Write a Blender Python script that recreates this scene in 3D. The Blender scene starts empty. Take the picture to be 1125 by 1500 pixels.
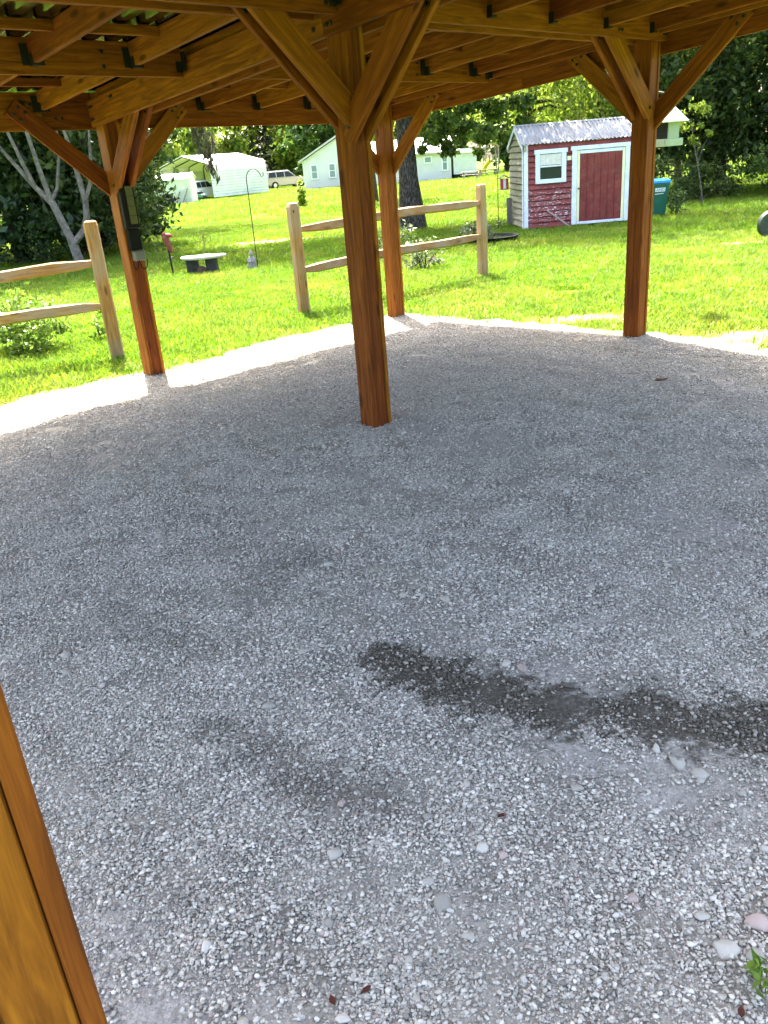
import bpy, math, random
import numpy as np
from mathutils import Vector, Matrix, Quaternion
R = math.radians
random.seed(7)
rng = np.random.default_rng(11)
scene = bpy.context.scene
C = scene.collection

# ------------------------------------------------------------------ camera
cam_d = bpy.data.cameras.new('camera')
cam = bpy.data.objects.new('camera', cam_d); C.objects.link(cam)
cam_d.sensor_fit = 'VERTICAL'; cam_d.sensor_height = 36.0
cam_d.lens = 1185.16 / 1500 * 36.0
cam_d.clip_start = 0.02; cam_d.clip_end = 800
_rt = Vector((0.99662995, -0.03248015, -0.07532453))
_up = Vector((0.08202893, 0.39462526, 0.9151733))
_fw = Vector((0.0, 0.91826791, -0.39595966))
cam.matrix_world = Matrix(((_rt.x, _up.x, -_fw.x, 0), (_rt.y, _up.y, -_fw.y, 0), (_rt.z, _up.z, -_fw.z, 1.599), (0, 0, 0, 1)))
scene.camera = cam

# ------------------------------------------------------------------ sky, sun, exposure
SUN_EL, SUN_AZ = 60.0, -15.7            # azimuth from +Y towards +X
world = bpy.data.worlds.new('World'); scene.world = world; world.use_nodes = True
wn = world.node_tree; bg = wn.nodes['Background']
sky = wn.nodes.new('ShaderNodeTexSky'); sky.sky_type = 'NISHITA'; sky.sun_disc = False
sky.sun_elevation = R(SUN_EL); sky.sun_rotation = R(SUN_AZ)
sky.air_density = 0.7; sky.dust_density = 5.0; sky.ozone_density = 0.3
wn.links.new(sky.outputs[0], bg.inputs[0]); bg.inputs[1].default_value = 0.13
sun_d = bpy.data.lights.new('sun', 'SUN'); sun_d.energy = 3.6; sun_d.angle = R(0.53); sun_d.color = (1.0, 0.95, 0.86)
sun = bpy.data.objects.new('sun', sun_d); C.objects.link(sun); sun.location = (-5, 20, 30)
_d = Vector((-math.sin(R(SUN_AZ)) * math.cos(R(SUN_EL)), -math.cos(R(SUN_AZ)) * math.cos(R(SUN_EL)), -math.sin(R(SUN_EL))))
sun.rotation_euler = _d.to_track_quat('-Z', 'Y').to_euler()
vs = scene.view_settings
vs.view_transform = 'Standard'; vs.look = 'None'; vs.gamma = 1.0; vs.use_curve_mapping = False
vs.exposure = 3.5
scene.cycles.use_denoising = True
scene.cycles.max_bounces = 4; scene.cycles.diffuse_bounces = 3; scene.cycles.transmission_bounces = 2; scene.cycles.use_adaptive_sampling = True; scene.cycles.adaptive_threshold = 0.02
scene.cycles.transparent_max_bounces = 8
scene.cycles.caustics_reflective = False; scene.cycles.caustics_refractive = False

# ------------------------------------------------------------------ helpers: materials
def srgb(r, g, b):
    f = lambda c: (c / 255 / 12.92) if c / 255 <= 0.04045 else ((c / 255 + 0.055) / 1.055) ** 2.4
    return (f(r), f(g), f(b), 1)

class NT:
    def __init__(s, name):
        s.m = bpy.data.materials.new(name); s.m.use_nodes = True
        s.t = s.m.node_tree; s.n = s.t.nodes; s.l = s.t.links
        s.bsdf = s.n['Principled BSDF']; s.out = s.n['Material Output']
    def node(s, typ, **kw):
        nd = s.n.new(typ)
        for k, v in kw.items():
            if k.startswith('i_'):
                nd.inputs[k[2:].replace('_', ' ')].default_value = v
            else: setattr(nd, k, v)
        return nd
    def link(s, a, b): s.l.new(a, b)
    def coord(s, kind='Object', scale=(1, 1, 1)):
        tc = s.node('ShaderNodeTexCoord'); mp = s.node('ShaderNodeMapping')
        mp.inputs['Scale'].default_value = scale
        s.link(tc.outputs[kind], mp.inputs['Vector']); return mp.outputs[0]
    def noise(s, vec, scale, detail=4, rough=0.55, dist=0.0):
        nd = s.node('ShaderNodeTexNoise'); nd.inputs['Scale'].default_value = scale; nd.inputs['Detail'].default_value = detail
        nd.inputs['Roughness'].default_value = rough; nd.inputs['Distortion'].default_value = dist
        if vec is not None: s.link(vec, nd.inputs['Vector'])
        return nd.outputs['Fac']
    def ramp(s, fac, stops):
        nd = s.node('ShaderNodeValToRGB'); cr = nd.color_ramp
        while len(cr.elements) < len(stops): cr.elements.new(0.5)
        for e, (p, c) in zip(cr.elements, stops):
            e.position = p; e.color = c if len(c) == 4 else (*c, 1)
        s.link(fac, nd.inputs[0]); return nd.outputs[0]
    def math(s, op, a, b=None, clamp=False):
        nd = s.node('ShaderNodeMath', operation=op); nd.use_clamp = clamp
        for i, v in enumerate((a, b)):
            if v is None: continue
            if isinstance(v, (int, float)): nd.inputs[i].default_value = v
            else: s.link(v, nd.inputs[i])
        return nd.outputs[0]
    def mix(s, fac, a, b, blend='MIX'):
        nd = s.node('ShaderNodeMix', data_type='RGBA', blend_type=blend)
        for sock, v in ((nd.inputs[0], fac), (nd.inputs[6], a), (nd.inputs[7], b)):
            if isinstance(v, (int, float)): sock.default_value = v
            elif isinstance(v, tuple): sock.default_value = v if len(v) == 4 else (*v, 1)
            else: s.link(v, sock)
        return nd.outputs[2]
    def bump(s, h, strength=0.3, dist=0.01):
        nd = s.node('ShaderNodeBump'); nd.inputs['Strength'].default_value = strength; nd.inputs['Distance'].default_value = dist
        s.link(h, nd.inputs['Height']); s.link(nd.outputs[0], s.bsdf.inputs['Normal'])
    def col(s, c):
        if isinstance(c, tuple): s.bsdf.inputs['Base Color'].default_value = c if len(c) == 4 else (*c, 1)
        else: s.link(c, s.bsdf.inputs['Base Color'])
    def set(s, rough=None, metal=None, spec=None):
        if rough is not None: s.bsdf.inputs['Roughness'].default_value = rough
        if metal is not None: s.bsdf.inputs['Metallic'].default_value = metal
        if spec is not None: s.bsdf.inputs['Specular IOR Level'].default_value = spec
    def objrand(s):
        return s.node('ShaderNodeObjectInfo').outputs['Random']

def wood(name, dark, mid, light, grey=None, rough=0.62, spec=0.3, knots=True):
    t = NT(name)
    rnd = t.objrand()
    tc = t.node('ShaderNodeTexCoord'); cb = t.node('ShaderNodeCombineXYZ')
    t.link(t.math('MULTIPLY', rnd, 37.0), cb.inputs[0]); t.link(t.math('MULTIPLY', rnd, 91.0), cb.inputs[1])
    ad = t.node('ShaderNodeVectorMath', operation='ADD'); t.link(tc.outputs['Object'], ad.inputs[0]); t.link(cb.outputs[0], ad.inputs[1])
    mp = t.node('ShaderNodeMapping'); mp.inputs['Scale'].default_value = (1.0, 14, 14); t.link(ad.outputs[0], mp.inputs['Vector'])
    g = t.noise(mp.outputs[0], 2.6, 6, 0.62, 1.2)
    mp2 = t.node('ShaderNodeMapping'); mp2.inputs['Scale'].default_value = (2.0, 60, 60); t.link(ad.outputs[0], mp2.inputs['Vector'])
    fine = t.noise(mp2.outputs[0], 3.0, 3, 0.6)
    c = t.ramp(g, [(0.33, dark), (0.5, mid), (0.68, light)])
    c = t.mix(t.math('MULTIPLY', fine, 0.45), c, dark)
    big = t.noise(ad.outputs[0], 1.1, 2)
    c = t.mix(t.math('MULTIPLY', big, 0.35), c, light)
    # per-board tint
    hsv = t.node('ShaderNodeHueSaturation'); t.link(c, hsv.inputs['Color'])
    t.link(t.math('ADD', t.math('MULTIPLY', rnd, 0.5), 0.76), hsv.inputs['Value'])
    t.link(t.math('ADD', t.math('MULTIPLY', rnd, 0.02), 0.49), hsv.inputs['Hue'])
    c = hsv.outputs[0]
    if knots:
        mp3 = t.node('ShaderNodeMapping'); mp3.inputs['Scale'].default_value = (2.6, 8.0, 8.0); t.link(ad.outputs[0], mp3.inputs['Vector'])
        vo = t.node('ShaderNodeTexVoronoi'); vo.inputs['Scale'].default_value = 1.0; t.link(mp3.outputs[0], vo.inputs['Vector'])
        k = t.ramp(vo.outputs['Distance'], [(0.08, (1, 1, 1)), (0.17, (0, 0, 0))])
        c = t.mix(t.math('MULTIPLY', k, 0.75), c, (dark[0] * 0.35, dark[1] * 0.3, dark[2] * 0.3, 1))
    if grey:
        w = t.ramp(t.noise(ad.outputs[0], 2.2, 4), [(0.42, (0, 0, 0)), (0.62, (1, 1, 1))])
        c = t.mix(t.math('MULTIPLY', w, 0.55), c, grey)
    t.col(c); t.set(rough=rough, spec=spec)
    t.bump(t.math('ADD', g, t.math('MULTIPLY', fine, 0.5)), 0.25, 0.004)
    return t.m

def plain(name, c, rough=0.6, metal=0.0, spec=0.4, var=0.25, scale=3.0, bump=0.0, dirt=None):
    t = NT(name)
    v = t.coord('Object')
    n = t.noise(v, scale, 5, 0.6)
    c4 = (*c[:3], 1)
    dk = tuple(x * (1 - var) for x in c[:3]) + (1,); lt = tuple(min(1, x * (1 + var)) for x in c[:3]) + (1,)
    cc = t.ramp(n, [(0.3, dk), (0.55, c4), (0.75, lt)])
    if dirt:
        w = t.ramp(t.noise(v, scale * 2.3, 6, 0.7), [(0.5, (0, 0, 0)), (0.72, (1, 1, 1))])
        cc = t.mix(t.math('MULTIPLY', w, 0.7), cc, dirt)
    t.col(cc); t.set(rough, metal, spec)
    if bump: t.bump(t.noise(v, scale * 14, 4), bump, 0.01)
    return t.m

def leafy(name, stops, trans=0.45, rough=0.5, tcol=None, patch=None):
    t = NT(name)
    ge = t.node('ShaderNodeNewGeometry')
    c = t.ramp(ge.outputs['Random Per Island'], stops)
    hsv = t.node('ShaderNodeHueSaturation'); t.link(c, hsv.inputs['Color'])
    t.link(t.math('ADD', t.math('MULTIPLY', t.objrand(), 0.4), 0.8), hsv.inputs['Value'])
    c = hsv.outputs[0]
    if patch:
        pn = t.noise(ge.outputs['Position'], 0.55, 5, 0.65)
        c = t.mix(t.ramp(pn, [(0.47, (0, 0, 0)), (0.68, (0.75, 0.75, 0.75))]), c, patch)
        c = t.mix(t.ramp(t.noise(ge.outputs['Position'], 1.9, 4, 0.6), [(0.5, (0, 0, 0)), (0.75, (0.6, 0.6, 0.6))]), c, (0.05, 0.125, 0.006, 1))
    t.col(c); t.set(rough, 0, 0.35)
    tr = t.node('ShaderNodeBsdfTranslucent')
    if tcol: t.link(t.mix(1.0, c, tcol, 'MULTIPLY'), tr.inputs[0])
    else: t.link(c, tr.inputs[0])
    mx = t.node('ShaderNodeMixShader'); mx.inputs[0].default_value = trans
    t.link(t.bsdf.outputs[0], mx.inputs[1]); t.link(tr.outputs[0], mx.inputs[2]); t.link(mx.outputs[0], t.out.inputs[0])
    return t.m

# ------------------------------------------------------------------ helpers: objects
WM = {}
def link(name, data, M=None, parent=None, mat=None, **props):
    o = bpy.data.objects.new(name, data); C.objects.link(o)
    M = M if M is not None else (WM[parent].copy() if parent is not None else Matrix())
    WM[o] = M
    if parent is not None:
        o.parent = parent; o.matrix_basis = WM[parent].inverted() @ M
    else: o.matrix_basis = M
    if mat is not None and data is not None and len(data.materials) == 0: data.materials.append(mat)
    for k, v in props.items(): o[k] = v
    return o
def thing(name, loc, label, category, group=None):
    o = link(name, None, Matrix.Translation(Vector(loc))); o.empty_display_size = 0.1
    o['label'] = label; o['category'] = category
    if group: o['group'] = group
    return o
def copy_tree(root, M, label, group=None):
    r = root.copy(); C.objects.link(r); r.matrix_basis = M; WM[r] = M; r['label'] = label
    if group: r['group'] = group
    for ch in list(root.children):
        c = ch.copy(); C.objects.link(c); c.parent = r
        for g in list(ch.children):
            d = g.copy(); C.objects.link(d); d.parent = c
    return r

def mesh_np(name, V, Fq, smooth=False):
    """V (n,3) array, Fq (m,k) array of equal sided faces"""
    V = np.asarray(V, np.float32); Fq = np.asarray(Fq, np.int32)
    me = bpy.data.meshes.new(name); k = Fq.shape[1]
    me.vertices.add(len(V)); me.vertices.foreach_set('co', V.ravel())
    me.loops.add(Fq.size); me.loops.foreach_set('vertex_index', Fq.ravel())
    me.polygons.add(len(Fq)); me.polygons.foreach_set('loop_start', np.arange(0, Fq.size, k, dtype=np.int32))
    me.polygons.foreach_set('loop_total', np.full(len(Fq), k, np.int32))
    if smooth: me.polygons.foreach_set('use_smooth', np.ones(len(Fq), bool))
    me.update(calc_edges=True); return me

class MB:
    """collects shapes; build() links ONE mesh object, coordinates given in world space"""
    def __init__(s): s.v = []; s.f = []; s.sm = []
    def add(s, V, Fs, smooth=False):
        o = len(s.v); s.v += [tuple(map(float, p)) for p in V]; s.f += [tuple(i + o for i in f) for f in Fs]; s.sm += [smooth] * len(Fs)
        return s
    def box(s, c, size, rot=None, bevel=0.0):
        hx, hy, hz = (x / 2 for x in size); Mr = rot or Matrix.Identity(3); c = Vector(c)
        if bevel <= 0:
            P = [(sx * hx, sy * hy, sz * hz) for sx in (-1, 1) for sy in (-1, 1) for sz in (-1, 1)]
            F_ = [(0, 1, 3, 2), (4, 6, 7, 5), (0, 4, 5, 1), (2, 3, 7, 6), (0, 2, 6, 4), (1, 5, 7, 3)]
        else:
            V, F_ = bevbox(size, bevel); P = V
        return s.add([c + Mr @ Vector(p) for p in P], F_)
    def tube(s, pts, radii, n=8, caps=True):
        pts = [Vector(p) for p in pts]
        if isinstance(radii, (int, float)): radii = [radii] * len(pts)
        V = []; prev = None
        for i, p in enumerate(pts):
            t = (pts[min(i + 1, len(pts) - 1)] - pts[max(i - 1, 0)]).normalized()
            a = prev if prev is not None else (Vector((0, 0, 1)) if abs(t.z) < 0.9 else Vector((1, 0, 0)))
            a = (a - t * a.dot(t)).normalized(); prev = a; b = t.cross(a)
            for k in range(n):
                th = 2 * math.pi * k / n; V.append(p + (a * math.cos(th) + b * math.sin(th)) * radii[i])
        F_ = [(i * n + k, i * n + (k + 1) % n, (i + 1) * n + (k + 1) % n, (i + 1) * n + k) for i in range(len(pts) - 1) for k in range(n)]
        if caps: F_ += [tuple(range(n - 1, -1, -1)), tuple((len(pts) - 1) * n + k for k in range(n))]
        return s.add(V, F_, True)
    def lathe(s, c, prof, n=20, axis='Z'):
        V = []; c = Vector(c)
        for r, z in prof:
            for k in range(n):
                th = 2 * math.pi * k / n; x, y = r * math.cos(th), r * math.sin(th)
                V.append(c + Vector({'Z': (x, y, z), 'X': (z, x, y), 'Y': (x, z, y)}[axis]))
        F_ = [(i * n + k, i * n + (k + 1) % n, (i + 1) * n + (k + 1) % n, (i + 1) * n + k) for i in range(len(prof) - 1) for k in range(n)]
        F_ += [tuple(range(n - 1, -1, -1)), tuple((len(prof) - 1) * n + k for k in range(n))]
        return s.add(V, F_, True)
    def prism(s, poly, d):
        """poly list of 3D points (planar), extruded by vector d"""
        n = len(poly); d = Vector(d); P = [Vector(p) for p in poly]
        return s.add(P + [p + d for p in P], [tuple(range(n)), tuple(range(2 * n - 1, n - 1, -1))] + [(i, i + n, (i + 1) % n + n, (i + 1) % n) for i in range(n)])
    def mesh(s, name, origin=(0, 0, 0)):
        me = bpy.data.meshes.new(name); o = Vector(origin)
        me.from_pydata([tuple(Vector(p) - o) for p in s.v], [], s.f)
        me.polygons.foreach_set('use_smooth', s.sm); me.update()
        if any(s.sm): me.set_sharp_from_angle(angle=R(40))
        return me
    def build(s, name, mat, parent=None, **props):
        if parent is None:
            return link(name, s.mesh(name), Matrix(), None, mat, **props)
        inv = WM[parent].inverted()
        s.v = [tuple(inv @ Vector(p)) for p in s.v]
        return link(name, s.mesh(name), None, parent, mat, **props)

def bevbox(size, b):
    hx, hy, hz = (x / 2 for x in size)
    V = []; idx = {}
    for sx in (-1, 1):
        for sy in (-1, 1):
            for sz in (-1, 1):
                for ax in range(3):
                    p = [sx * (hx - b), sy * (hy - b), sz * (hz - b)]
                    p[ax] = (sx * hx, sy * hy, sz * hz)[ax]
                    idx[(sx, sy, sz, ax)] = len(V); V.append(tuple(p))
    F_ = []
    def q(a): F_.append(tuple(a))
    for ax in range(3):
        o = [i for i in range(3) if i != ax]
        for sg in (-1, 1):
            ring = []
            for (s1, s2) in ((-1, -1), (1, -1), (1, 1), (-1, 1)):
                s_ = [0, 0, 0]; s_[ax] = sg; s_[o[0]] = s1; s_[o[1]] = s2; ring.append(idx[(*s_, ax)])
            q(ring if (sg > 0) == (ax != 1) else ring[::-1])
    for a in range(3):
        for b_ in range(a + 1, 3):
            c_ = 3 - a - b_
            for sa in (-1, 1):
                for sb in (-1, 1):
                    r = []
                    for (sc, ax) in ((-1, a), (1, a), (1, b_), (-1, b_)):
                        s_ = [0, 0, 0]; s_[a] = sa; s_[b_] = sb; s_[c_] = sc; r.append(idx[(*s_, ax)])
                    q(r)
    for sx in (-1, 1):
        for sy in (-1, 1):
            for sz in (-1, 1): q([idx[(sx, sy, sz, k)] for k in range(3)])
    return V, F_

import bmesh
def fix_normals(me):
    bm = bmesh.new(); bm.from_mesh(me); bmesh.ops.recalc_face_normals(bm, faces=bm.faces); bm.to_mesh(me); bm.free()

_boards = {}
def board(name, p0, p1, thick, high, up, mat, parent, bevel=0.003, **props):
    """a sawn board from p0 to p1 (centre line); `high` along `up`, `thick` across"""
    p0 = Vector(p0); p1 = Vector(p1); x = (p1 - p0); L = x.length; x.normalize(); up = Vector(up)
    z = (up - x * up.dot(x)).normalized(); y = z.cross(x)
    key = (round(L, 3), round(thick, 4), round(high, 4), mat.name)
    if key not in _boards:
        V, F_ = bevbox((L, thick, high), min(bevel, thick / 4))
        me = bpy.data.meshes.new(name); me.from_pydata(V, [], F_); fix_normals(me); me.materials.append(mat); _boards[key] = me
    c = (p0 + p1) / 2
    M = Matrix(((x.x, y.x, z.x, c.x), (x.y, y.y, z.y, c.y), (x.z, y.z, z.z, c.z), (0, 0, 0, 1)))
    return link(name, _boards[key], M, parent, None, **props)

# ------------------------------------------------------------------ leaf meshes
def leaf_mesh(name, cen, size, rg, droop=0.3, ratio=0.5, jitter=0.4):
    n = len(cen)
    d = rg.normal(size=(n, 3)); d[:, 2] -= droop; d /= np.linalg.norm(d, axis=1)[:, None]
    a = rg.normal(size=(n, 3)); w = np.cross(d, a); w /= np.linalg.norm(w, axis=1)[:, None]
    s = size * (1 + jitter * rg.uniform(-1, 1, n)); s = s[:, None]
    nrm = np.cross(d, w)
    P0 = cen - d * s * 0.5; P2 = cen + d * s * 0.5
    P1 = cen + w * s * ratio * 0.5 + nrm * s * 0.1; P3 = cen - w * s * ratio * 0.5 + nrm * s * 0.1
    V = np.stack([P0, P1, P2, P3], 1).reshape(-1, 3)
    Fq = np.arange(4 * n, dtype=np.int32).reshape(-1, 4)
    return mesh_np(name, V, Fq)

def crown_points(c, r, nclump, nleaf, rg, shell=0.55, csize=0.16, zmin=None, holes=0.0):
    c = np.array(c); r = np.array(r)
    d = rg.normal(size=(nclump, 3)); d /= np.linalg.norm(d, axis=1)[:, None]
    rad = rg.uniform(shell ** 3, 1, nclump) ** (1 / 3)
    lump = 1 + 0.22 * np.sin(d[:, 0] * 5.1 + c[0]) * np.cos(d[:, 2] * 4.3 + c[1]) + 0.12 * np.sin(d[:, 1] * 9 + c[2])
    cc = c + d * (rad * lump)[:, None] * r
    cs = csize * r.mean() * rg.uniform(0.5, 1.3, nclump)
    k = rg.integers(0, nclump, nleaf)
    p = cc[k] + rg.normal(size=(nleaf, 3)) * cs[k][:, None] * np.array([1, 1, 0.7])
    if zmin is not None: p = p[p[:, 2] > zmin]
    return p, cc

def make_tree(name, base, h, trunk_r, crowns, leaf, nleaf, mats, label, category='tree', group=None, seed=1, nclump=60, limbs=9, lean=(0, 0), zmin=0.25, shell=0.5, csize=0.16, trunk_mat=None, droop=0.3, wiggle=0.12):
    rg = np.random.default_rng(seed); base = Vector(base)
    t = thing(name, base, label, category, group)
    pts = []; rad = []
    n = 7
    for i in range(n + 1):
        f = i / n
        pts.append(base + Vector((lean[0] * f + wiggle * math.sin(f * 5 + seed), lean[1] * f + wiggle * math.cos(f * 4 + seed * 2), h * 0.8 * f - 0.05)))
        rad.append(trunk_r * (1.45 if i == 0 else 1.0) * (1 - 0.72 * f))
    m = MB().tube(pts, rad, 10)
    allp = []; tips = []
    tot = sum((c[1][0] * c[1][1] * c[1][2]) ** 0.7 for c in crowns)
    for c, r in crowns:
        frac = (r[0] * r[1] * r[2]) ** 0.7 / tot
        p, cc = crown_points(Vector(c) + base, r, max(6, int(nclump * frac)), int(nleaf * frac), rg, shell, csize, base.z + zmin)
        allp.append(p); tips.append(cc)
    tips = np.concatenate(tips)
    for k in range(limbs):
        f = rg.uniform(0.35, 0.95); i = min(n - 1, int(f * n)); a = pts[i].lerp(pts[i + 1], f * n - i)
        tip = Vector(tips[rg.integers(len(tips))]); r0 = trunk_r * (1 - 0.72 * f) * 0.55
        mid = a.lerp(tip, 0.5) + Vector((0, 0, 0.12 * (tip - a).length))
        m.tube([a, a.lerp(mid, 0.6), mid, mid.lerp(tip, 0.6), tip], [r0, r0 * 0.8, r0 * 0.6, r0 * 0.35, r0 * 0.12], 6)
    m.build('trunk', trunk_mat or M_BARK, t)
    P = np.concatenate(allp) - np.array(base)
    link('crown', leaf_mesh('crown', P, leaf, rg, droop), None, t, mats)
    return t

# ------------------------------------------------------------------ materials
M_CEDAR = wood('stained_cedar', (0.056, 0.0125, 0.0010), (0.160, 0.0415, 0.0028), (0.29, 0.094, 0.0066), rough=0.72, spec=0.15)
M_RAIL = wood('split_rail_wood', (0.14, 0.066, 0.018), (0.28, 0.15, 0.045), (0.40, 0.245, 0.09), grey=(0.27, 0.225, 0.17, 1), rough=0.8, spec=0.2)
M_OLDWOOD = wood('weathered_wood', (0.12, 0.10, 0.08), (0.25, 0.21, 0.17), (0.36, 0.31, 0.26), rough=0.85, spec=0.15)
M_BLACK = plain('black_metal', (0.007, 0.007, 0.007), 0.6, 0.0, 0.25, 0.3)
M_BOLT = plain('bolt_steel', (0.02, 0.018, 0.016), 0.4, 0.6, 0.5, 0.3, 20)
M_BARK = plain('tree_bark', (0.075, 0.055, 0.042), 0.9, 0, 0.15, 0.5, 6, 0.8)
M_PALEBARK = plain('pale_bark', (0.16, 0.138, 0.112), 0.9, 0, 0.15, 0.6, 9, 1.0, dirt=(0.06, 0.05, 0.038, 1))
def oak_bark():
    t = NT('oak_bark'); v = t.coord('Object', (16, 16, 4.5))
    vo = t.node('ShaderNodeTexVoronoi'); vo.inputs['Scale'].default_value = 2.2; t.link(v, vo.inputs['Vector'])
    n = t.noise(v, 3, 6, 0.7)
    f = t.math('MULTIPLY', vo.outputs['Distance'], n)
    t.col(t.ramp(f, [(0.08, (0.014, 0.011, 0.009)), (0.28, (0.065, 0.054, 0.044)), (0.5, (0.15, 0.13, 0.105))])); t.set(0.95, 0, 0.1); t.bump(f, 0.9, 0.05)
    return t.m
M_OAKBARK = oak_bark()
def stops(a, b, c): return [(0.0, a), (0.5, b), (1.0, c)]
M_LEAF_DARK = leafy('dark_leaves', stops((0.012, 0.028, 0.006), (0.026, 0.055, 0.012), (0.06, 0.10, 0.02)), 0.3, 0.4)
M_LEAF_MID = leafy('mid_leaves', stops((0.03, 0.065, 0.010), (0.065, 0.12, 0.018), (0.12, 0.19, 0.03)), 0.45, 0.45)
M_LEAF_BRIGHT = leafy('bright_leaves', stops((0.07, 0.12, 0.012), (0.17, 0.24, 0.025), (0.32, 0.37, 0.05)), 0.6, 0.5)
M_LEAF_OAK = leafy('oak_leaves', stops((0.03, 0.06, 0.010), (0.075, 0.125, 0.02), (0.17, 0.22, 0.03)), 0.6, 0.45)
M_LEAF_WOODS = leafy('woodland_leaves', stops((0.022, 0.045, 0.010), (0.062, 0.105, 0.022), (0.18, 0.22, 0.06)), 0.6, 0.38)
M_LEAF_MAGNOLIA = leafy('magnolia_leaves', stops((0.010, 0.018, 0.008), (0.018, 0.030, 0.012), (0.05, 0.055, 0.022)), 0.12, 0.3)
M_LEAF_BUSH = leafy('shrub_leaves', stops((0.07, 0.14, 0.015), (0.14, 0.24, 0.025), (0.24, 0.34, 0.05)), 0.45, 0.45)
M_LEAF_GREY = leafy('silvery_leaves', stops((0.05, 0.08, 0.025), (0.11, 0.15, 0.05), (0.24, 0.26, 0.12)), 0.35, 0.5)
M_MOSS = leafy('hanging_moss', stops((0.09, 0.085, 0.06), (0.15, 0.14, 0.10), (0.22, 0.20, 0.14)), 0.3, 0.8)
M_PINK = leafy('pink_petals', stops((0.5, 0.2, 0.25), (0.6, 0.35, 0.4), (0.7, 0.5, 0.5)), 0.4, 0.5)
M_GRASS = leafy('grass_blades', stops((0.055, 0.13, 0.004), (0.11, 0.215, 0.006), (0.215, 0.275, 0.02)), 0.5, 0.5, None, (0.235, 0.25, 0.028, 1))
M_STRAW = leafy('straw_blades', stops((0.22, 0.24, 0.03), (0.36, 0.34, 0.08), (0.48, 0.42, 0.16)), 0.4, 0.6)
M_METALROOF = None

# ------------------------------------------------------------------ site frame of the gazebo (u, v in bays)
F0 = Vector((0.3206, 9.2095)); UD = Vector((-0.7586, -0.6516)); VD = Vector((0.6516, -0.7586)); BAY = 3.0
def site(u, v, z=0.0):
    q = F0 + UD * (BAY * u) + VD * (BAY * v); return Vector((q.x, q.y, z))
U3 = Vector((UD.x, UD.y, 0)); V3 = Vector((VD.x, VD.y, 0)); Z3 = Vector((0, 0, 1))
SU, SV = 0.0356, 0.2017
def tilt(u, v): return SU * u + SV * v
PC, PRR = site(1, 1), site(0, 1)
def gz(x, y):
    """height of the gravel"""
    g = 0.085 * np.exp(-((x - PC.x) ** 2 + (y - PC.y) ** 2) / (2 * 1.1 ** 2)) + 0.06 * np.exp(-((x - PRR.x) ** 2 + (y - PRR.y) ** 2) / (2 * 0.8 ** 2))
    return g + 0.012 * np.sin(x * 2.3 + 1.0) * np.cos(y * 1.9) + 0.006 * np.sin(x * 6.1 + y * 4.7) + 0.005 * np.sin(x * 13.1 + 2 * np.sin(y * 6.3)) * np.sin(y * 11.7 + 1.7 * np.sin(x * 5.1))

# ------------------------------------------------------------------ ground
def ground_material():
    t = NT('lawn_soil'); ge = t.node('ShaderNodeNewGeometry'); v = ge.outputs['Position']
    a = t.noise(v, 0.35, 5, 0.6); b = t.noise(v, 9, 6, 0.7); c2 = t.noise(v, 60, 3, 0.7)
    f = t.math('ADD', t.math('MULTIPLY', a, 0.5), t.math('MULTIPLY', b, 0.5))
    c = t.ramp(f, [(0.32, (0.065, 0.135, 0.006)), (0.5, (0.115, 0.21, 0.008)), (0.66, (0.21, 0.265, 0.02))])
    c = t.mix(t.math('MULTIPLY', c2, 0.5), c, (0.06, 0.10, 0.01, 1))
    def patch(x, y, rx, ry):
        s = t.node('ShaderNodeSeparateXYZ'); t.link(v, s.inputs[0])
        dx = t.math('DIVIDE', t.math('SUBTRACT', s.outputs[0], x), rx); dy = t.math('DIVIDE', t.math('SUBTRACT', s.outputs[1], y), ry)
        d = t.math('ADD', t.math('MULTIPLY', dx, dx), t.math('MULTIPLY', dy, dy))
        d = t.math('ADD', d, t.math('MULTIPLY', t.math('SUBTRACT', b, 0.5), 2.2))
        return t.ramp(d, [(0.35, (1, 1, 1)), (1.0, (0, 0, 0))])
    for (x, y, rx, ry, k) in DIRT:
        c = t.mix(t.math('MULTIPLY', patch(x, y, rx, ry), k), c, (0.42, 0.30, 0.19, 1))
    t.col(c); t.set(0.95, 0, 0.1); t.bump(t.math('ADD', b, c2), 0.6, 0.04)
    return t.m
DIRT = [(6.0, 13.4, 0.55, 0.5, 0.9), (-2.3, 21.5, 2.6, 0.8, 0.75), (-4.0, 24.0, 3.5, 0.6, 0.5), (2.2, 8.3, 0.9, 0.35, 0.6), (3.2, 6.9, 0.7, 0.5, 0.6)]
g = MB(); xs = [-260, -60, -20, 20, 60, 260]; ys = [-120, -10, 12, 30, 60, 120, 320]
for i in range(len(xs) - 1):
    for j in range(len(ys) - 1):
        g.add([(xs[i], ys[j], -0.03), (xs[i + 1], ys[j], -0.03), (xs[i + 1], ys[j + 1], -0.03), (xs[i], ys[j + 1], -0.03)], [(0, 1, 2, 3)])
ground = g.build('ground', ground_material(), None, kind='structure')

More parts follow.
